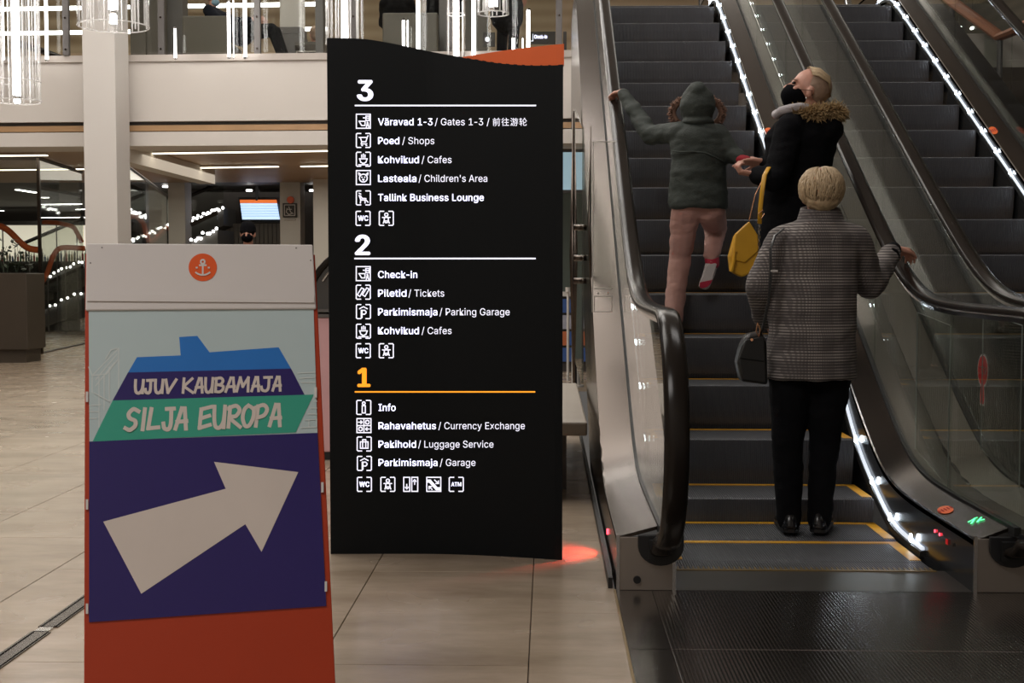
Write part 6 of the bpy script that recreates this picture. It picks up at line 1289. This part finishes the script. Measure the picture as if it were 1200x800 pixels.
m = MB(); m.tube([J2(901, 196, -.24), J2(896, 205, -.29), J2(893, 225, -.29), J2(891, 244, -.28), J2(890, 262, -.27)], .013, 8, flat=.3); o = m.build('strap', M['leather_yellow'], b2, smooth=True)
m = MB(); m.tube([J2(894, 246, -.295), J2(889, 250, -.295), J2(892, 256, -.295), J2(896, 250, -.295)], .003, 6); m.build('buckle', M['gold'], b2)
m = MB(); m.tube([J2(899, 200, -.24), J2(885, 228, -.26), J2(878, 258, -.24)], .0035, 6); m.build('thin_strap', M['gold'], b2)
for k in range(9):
    c = J2(890 - .1 * k, 265 + 4.2 * k, -.28); m = MB(); m.tube([c + Vector((.006 * math.cos(q * PI / 4) * (1 if k % 2 else .4), .006 * math.cos(q * PI / 4) * (.4 if k % 2 else 1), .010 * math.sin(q * PI / 4))) for q in range(9)], .0022, 5, cap=False); m.build('chain_link', M['alu'], b2)

# ---------------- child climbing
Y1 = 7.45; S1 = .577 * (7.19 - 5.80) + .002
def J1(x, y, dy=0): return at(x, y, Y1 + dy)
p1 = thing('person', 'child in dark green hooded parka and pink trousers climbing with left hand on the handrail', 'person', (J1(790, 380).x, Y1, S1))
K = .86; hx = Vector((.41, 8.02, path(8.02, .2) + 1.045))
j = dict(head=J1(818, 126, .03), neck=J1(818, 148), chest=J1(819, 175), pelvis=J1(818, 235), shL=J1(797, 156), shR=J1(840, 158), elL=J1(762, 158, .22), wrL=Vector((.445, 7.93, hx.z + .01)), elR=J1(857, 180, -.03), wrR=J1(869, 188, -.10),
         hipL=J1(804, 247), hipR=J1(832, 247), knL=J1(797, 300, .10), knR=J1(839, 268, .30), anL=Vector((J1(790, 380).x, Y1 + .02, S1 + .075)), anR=J1(834, 305, .02), toeL=Vector((J1(790, 380).x, Y1 + .16, S1 + .03)), toeR=J1(827, 330, .03))
m = MB(); add_body(m, j, K); R1, L1 = add_head(m, j['head'], (.05, 1, .02), (0, 0, 1), .92)
add_hand(m, j['wrL'], (-.45, .9, .02), (-.1, .1, -1), .82, (.35, .8, .6), 1); add_hand(m, j['wrR'], (.7, -.2, .1), (0, .3, -.9), .82, (.4, .5, .4), -1)
finish(m.build('body', M['skin'], p1), .0065, 3)
eyes(p1, L1)
m = MB(); m.torso(rows_(Y1, [(245, 818, 34.5, 0, .135), (236, 818, 34.5, 0, .135), (215, 818, 33, 0, .13), (192, 819, 32, 0, .125), (170, 819, 33, 0, .125), (157, 818, 31, 0, .115), (149, 818, 22, 0, .09), (142, 818, 15, 0, .07)]), 26)
m.chain([J1(818, 158), j['shL'], j['elL'], j['wrL'].lerp(j['elL'], .06)], [.06, .066, .058, .040]); m.chain([J1(818, 158), j['shR'], j['elR'], j['wrR'].lerp(j['elR'], .1)], [.06, .066, .056, .042])
finish(m.build('parka', M['parka_green'], p1), .009, 6, .009, 9, 6)
m = MB(); m.ell(J1(817.5, 124, .01), .102, .115, .118, None, 22, 16); m.ell(J1(817, 108, -.02), .060, .075, .060, None, 16, 10); m.ell(J1(818, 143, -.01), .095, .09, .035, None, 18, 8)
hood = finish(m.build('hood', M['parka_green'], p1), .008, 5, .005, 14, 7)
def fz1(r, i):
    a = r.uniform(0, 2 * PI); c = J1(817, 132, .08) + Vector((.144 * math.cos(a), r.uniform(-.03, .03), .095 * math.sin(a) - .005)); d = Vector((math.cos(a) + r.gauss(0, .5), r.gauss(0, .6), math.sin(a) + r.gauss(0, .5))).normalized(); p = c + d * r.uniform(0, .012); e = d * r.uniform(.012, .024)
    return [p, p + e * .5, p + e], r.uniform(.0025, .004)
m = MB(); m.tube([J1(817, 132, .08) + Vector((.140 * math.cos(q * PI / 12), 0, .092 * math.sin(q * PI / 12))) for q in range(25)], .020, 8, cap=False); ft = m.build('fur_trim', M['fur_brown'], p1, smooth=True)
locks(ft, 'fur_hairs', 'fur_brown', 900, fz1, .01, 9)
# back yoke seam and hem seam of the parka
m = MB(); m.tube([J1(788, 177, -.085), J1(800, 178, -.118), J1(812, 177.5, -.134), J1(826, 179, -.134), J1(840, 185, -.115), J1(850, 191, -.08)], .0045, 6); m.build('yoke_seam', M['parka_green'], p1, smooth=True)
m = MB(); m.chain([J1(804, 245), j['knL'], J1(790, 362, .01), Vector((J1(790, 380).x, Y1 + .02, S1 + .07))], [.088, .066, .056, .052]); m.chain([J1(832, 245), j['knR'], J1(834, 298, .03)], [.088, .066, .047]); m.capsule(J1(805, 238), J1(831, 238), .098, .098)
finish(m.build('trousers', M['pants_pink'], p1), .009, 5, .006, 11, 8)
o = shoe(p1, j['anL'], j['toeL'], S1, 'shoe_white', .88)
# raised right shoe, sole towards the viewer
m = MB(); m.chain([J1(834, 309, .03), J1(831, 320, .05), J1(826, 333, .05)], [.037, .036, .032]); o = finish(m.build('shoe', M['shoe_white'], p1), .006, 3)
m = MB(); out = []
for (u, w_) in ((-.03, .018), (-.02, .030), (.02, .031), (.06, .033), (.10, .038), (.13, .034), (.15, .018)):
    c = J1(834.5, 309, -.012) .lerp(J1(825, 337, .008), (u + .03) / .18); out.append((c, w_))
sd_ = Vector((.97, 0, .2)).normalized(); pts = [c + sd_ * w_ for c, w_ in out] + [c - sd_ * w_ for c, w_ in reversed(out)]
m.slab(pts, (0, .016, 0)); m.build('sole', M['shoe_white'], o, bevel=.003)
m = MB(); pts = [c + sd_ * w_ * .95 for c, w_ in out[4:]] + [c - sd_ * w_ * .95 for c, w_ in reversed(out[4:])]; m.slab([p + Vector((0, -.003, 0)) for p in pts], (0, .012, 0)); m.build('sole_tip', M['shoe_red'], o)
m = MB(); m.chain([J1(834, 303, .03), J1(835, 308, .035)], [.043, .042]); finish(m.build('shoe_collar', M['shoe_red'], p1), .006, 2)
m = MB(); m.chain([J1(868, 187, -.11), J1(875, 188, -.13)], [.030, .028]); finish(m.build('mitten', M['red_cloth'], p1), .006, 2)

# ---------------- people further away
def extra(label, base, face, Y, zfloor, top, coat, trouser, hairm, seated=False, cap=False, mask=False, lean=0):
    """base: x of the figure; face: direction; simple but complete clothed figure"""
    H = top - zfloor if not seated else 1.28; k = (H / 1.70) if not seated else 1.0
    t = thing('person', label, 'person', (base, Y, zfloor)); f = Vector(face).normalized(); s = Vector((f.y, -f.x, 0))
    P = lambda fx, sx, z: Vector((base, Y, zfloor)) + f * fx + s * sx + Vector((0, 0, z))
    if not seated:
        j = dict(head=P(.03, 0, 1.58 * k), neck=P(0, 0, 1.42 * k), chest=P(0, 0, 1.25 * k), pelvis=P(0, 0, .93 * k))
        for q, sg in (('L', -1), ('R', 1)): j.update({'sh' + q: P(0, sg * .18 * k, 1.37 * k), 'el' + q: P(-.02, sg * .22 * k, 1.09 * k), 'wr' + q: P(.10, sg * .19 * k, .87 * k), 'hip' + q: P(0, sg * .09 * k, .88 * k), 'kn' + q: P(.03, sg * .09 * k, .49 * k), 'an' + q: P(0, sg * .09 * k, .09), 'toe' + q: P(.14, sg * .10 * k, .04)})
    else:
        dz = .16 if lean else 0
        j = dict(head=P(-.12 + lean, 0, 1.14 - dz), neck=P(-.12 + lean, 0, .98 - dz), chest=P(-.10 + lean * .8, 0, .82 - dz), pelvis=P(0, 0, .50))
        for q, sg in (('L', -1), ('R', 1)): j.update({'sh' + q: P(-.11 + lean, sg * .18, .94 - dz), 'el' + q: P(.0 + lean * .7, sg * .22, .68 - dz * .5), 'wr' + q: P(.22, sg * .14, .66), 'hip' + q: P(.02, sg * .09, .50), 'kn' + q: P(.46, sg * .10, .54), 'an' + q: P(.62, sg * .09, .10), 'toe' + q: P(.76, sg * .10, .05)})
    m = MB(); add_body(m, j, k); Rr, L = add_head(m, j['head'], f, (0, 0, 1), k)
    for q, sg in (('L', 1), ('R', -1)): add_hand(m, j['wr' + q], (j['wr' + q] - j['el' + q]), -s * -sg, k, (.3, .4, .3), sg)
    finish(m.build('body', M['skin'], t), .011, 2); eyes(t, L, k)
    m = MB(); ax = (j['shR'] - j['shL']).normalized(); ch = j['chest']; pe = j['pelvis']
    for a, b, r1, r2 in ((ch, pe, .165, .175), (ch.lerp(j['neck'], .5), ch, .12, .16)): m.capsule(a - ax * .05, b - ax * .05, r1 * k, r2 * k); m.capsule(a + ax * .05, b + ax * .05, r1 * k, r2 * k)
    if not seated: m.capsule(pe, P(0, 0, .62 * k), .20 * k, .21 * k)
    for q in 'LR': m.capsule(ch.lerp(j['neck'], .45), j['sh' + q], .085 * k, .08 * k); m.chain([j['sh' + q], j['el' + q], j['el' + q].lerp(j['wr' + q], .85)], [.078 * k, .066 * k, .052 * k])
    finish(m.build('coat', M[coat], t), .016, 4, .008, 8, 9)
    m = MB()
    for q in 'LR': m.chain([j['hip' + q], j['kn' + q], j['an' + q]], [.10 * k, .075 * k, .062 * k])
    finish(m.build('trousers', M[trouser], t), .016, 3)
    for q in 'LR': shoe(t, j['an' + q], j['toe' + q], zfloor, 'shoe_black', k)
    m = MB()
    if cap:
        m.ell(L(0, -.012, .035), .088 * k, .106 * k, .100 * k, Rr, 20, 12); m.ell(L(0, -.005, .012), .090 * k, .106 * k, .030 * k, Rr, 20, 8); finish(m.build('beanie', M['cloth_black'], t), .010, 2)
    else:
        m.ell(L(0, -.028, .03), .086 * k, .096 * k, .098 * k, Rr, 18, 12); m.ell(L(0, -.05, -.04), .07 * k, .06 * k, .07 * k, Rr, 14, 8); finish(m.build('hair', M[hairm], t), .011, 2, .003, 30)
    if mask:
        m = MB(); m.ell(L(0, .045, -.058), .066 * k, .066 * k, .055 * k, Rr, 16, 10); finish(m.build('face_mask', M[mask], t), .010, 2)
    return t
a = at(291, 273, 14.4)
extra('person in black beanie and black mask behind the promotional board, under the balcony', a.x, (.05, -1, 0), 14.4, 0, at(291, 259.5, 14.4).z, 'cloth_black', 'cloth_black', 'hair_tied', cap=True, mask='mask')
a = at(594, 40, 16.9)
extra('standing person in long black coat upstairs above the orange wedge of the directory sign', a.x, (.6, .8, 0), 16.9, 3.79, 5.55, 'cloth_black', 'cloth_black', 'hair_tied')
a = at(278, 40, 17.75)
M['mask_blue'] = mat('pale_blue_mask', (.25, .4, .5), .7)
extra('seated person in navy coat and pale mask in the grey booth seat upstairs', a.x, (1, -.05, 0), 17.95, 3.93, 0, 'cloth_navy', 'cloth_black', 'hair_tied', seated=True, mask='mask_blue', lean=-.28)
a = at(366, 30, 20.9)
extra('seated person in black beside the white upper floor column', a.x, (-.5, 1, 0), 20.9, 3.79, 0, 'cloth_black', 'cloth_black', 'hair_tied', seated=True)
a = at(473, 12, 18.7)
extra('seated person whose dark hair shows over the left part of the second booth seat', a.x - .1, (0, 1, 0), 18.9, 4.05, 0, 'cloth_black', 'cloth_black', 'cloth_navy', seated=True)
a = at(509, 5, 19.0)
extra('seated person in dark clothes over the right end of the second booth seat', a.x + .1, (0, 1, 0), 19.6, 4.32, 0, 'cloth_black', 'cloth_black', 'cloth_navy', seated=True)
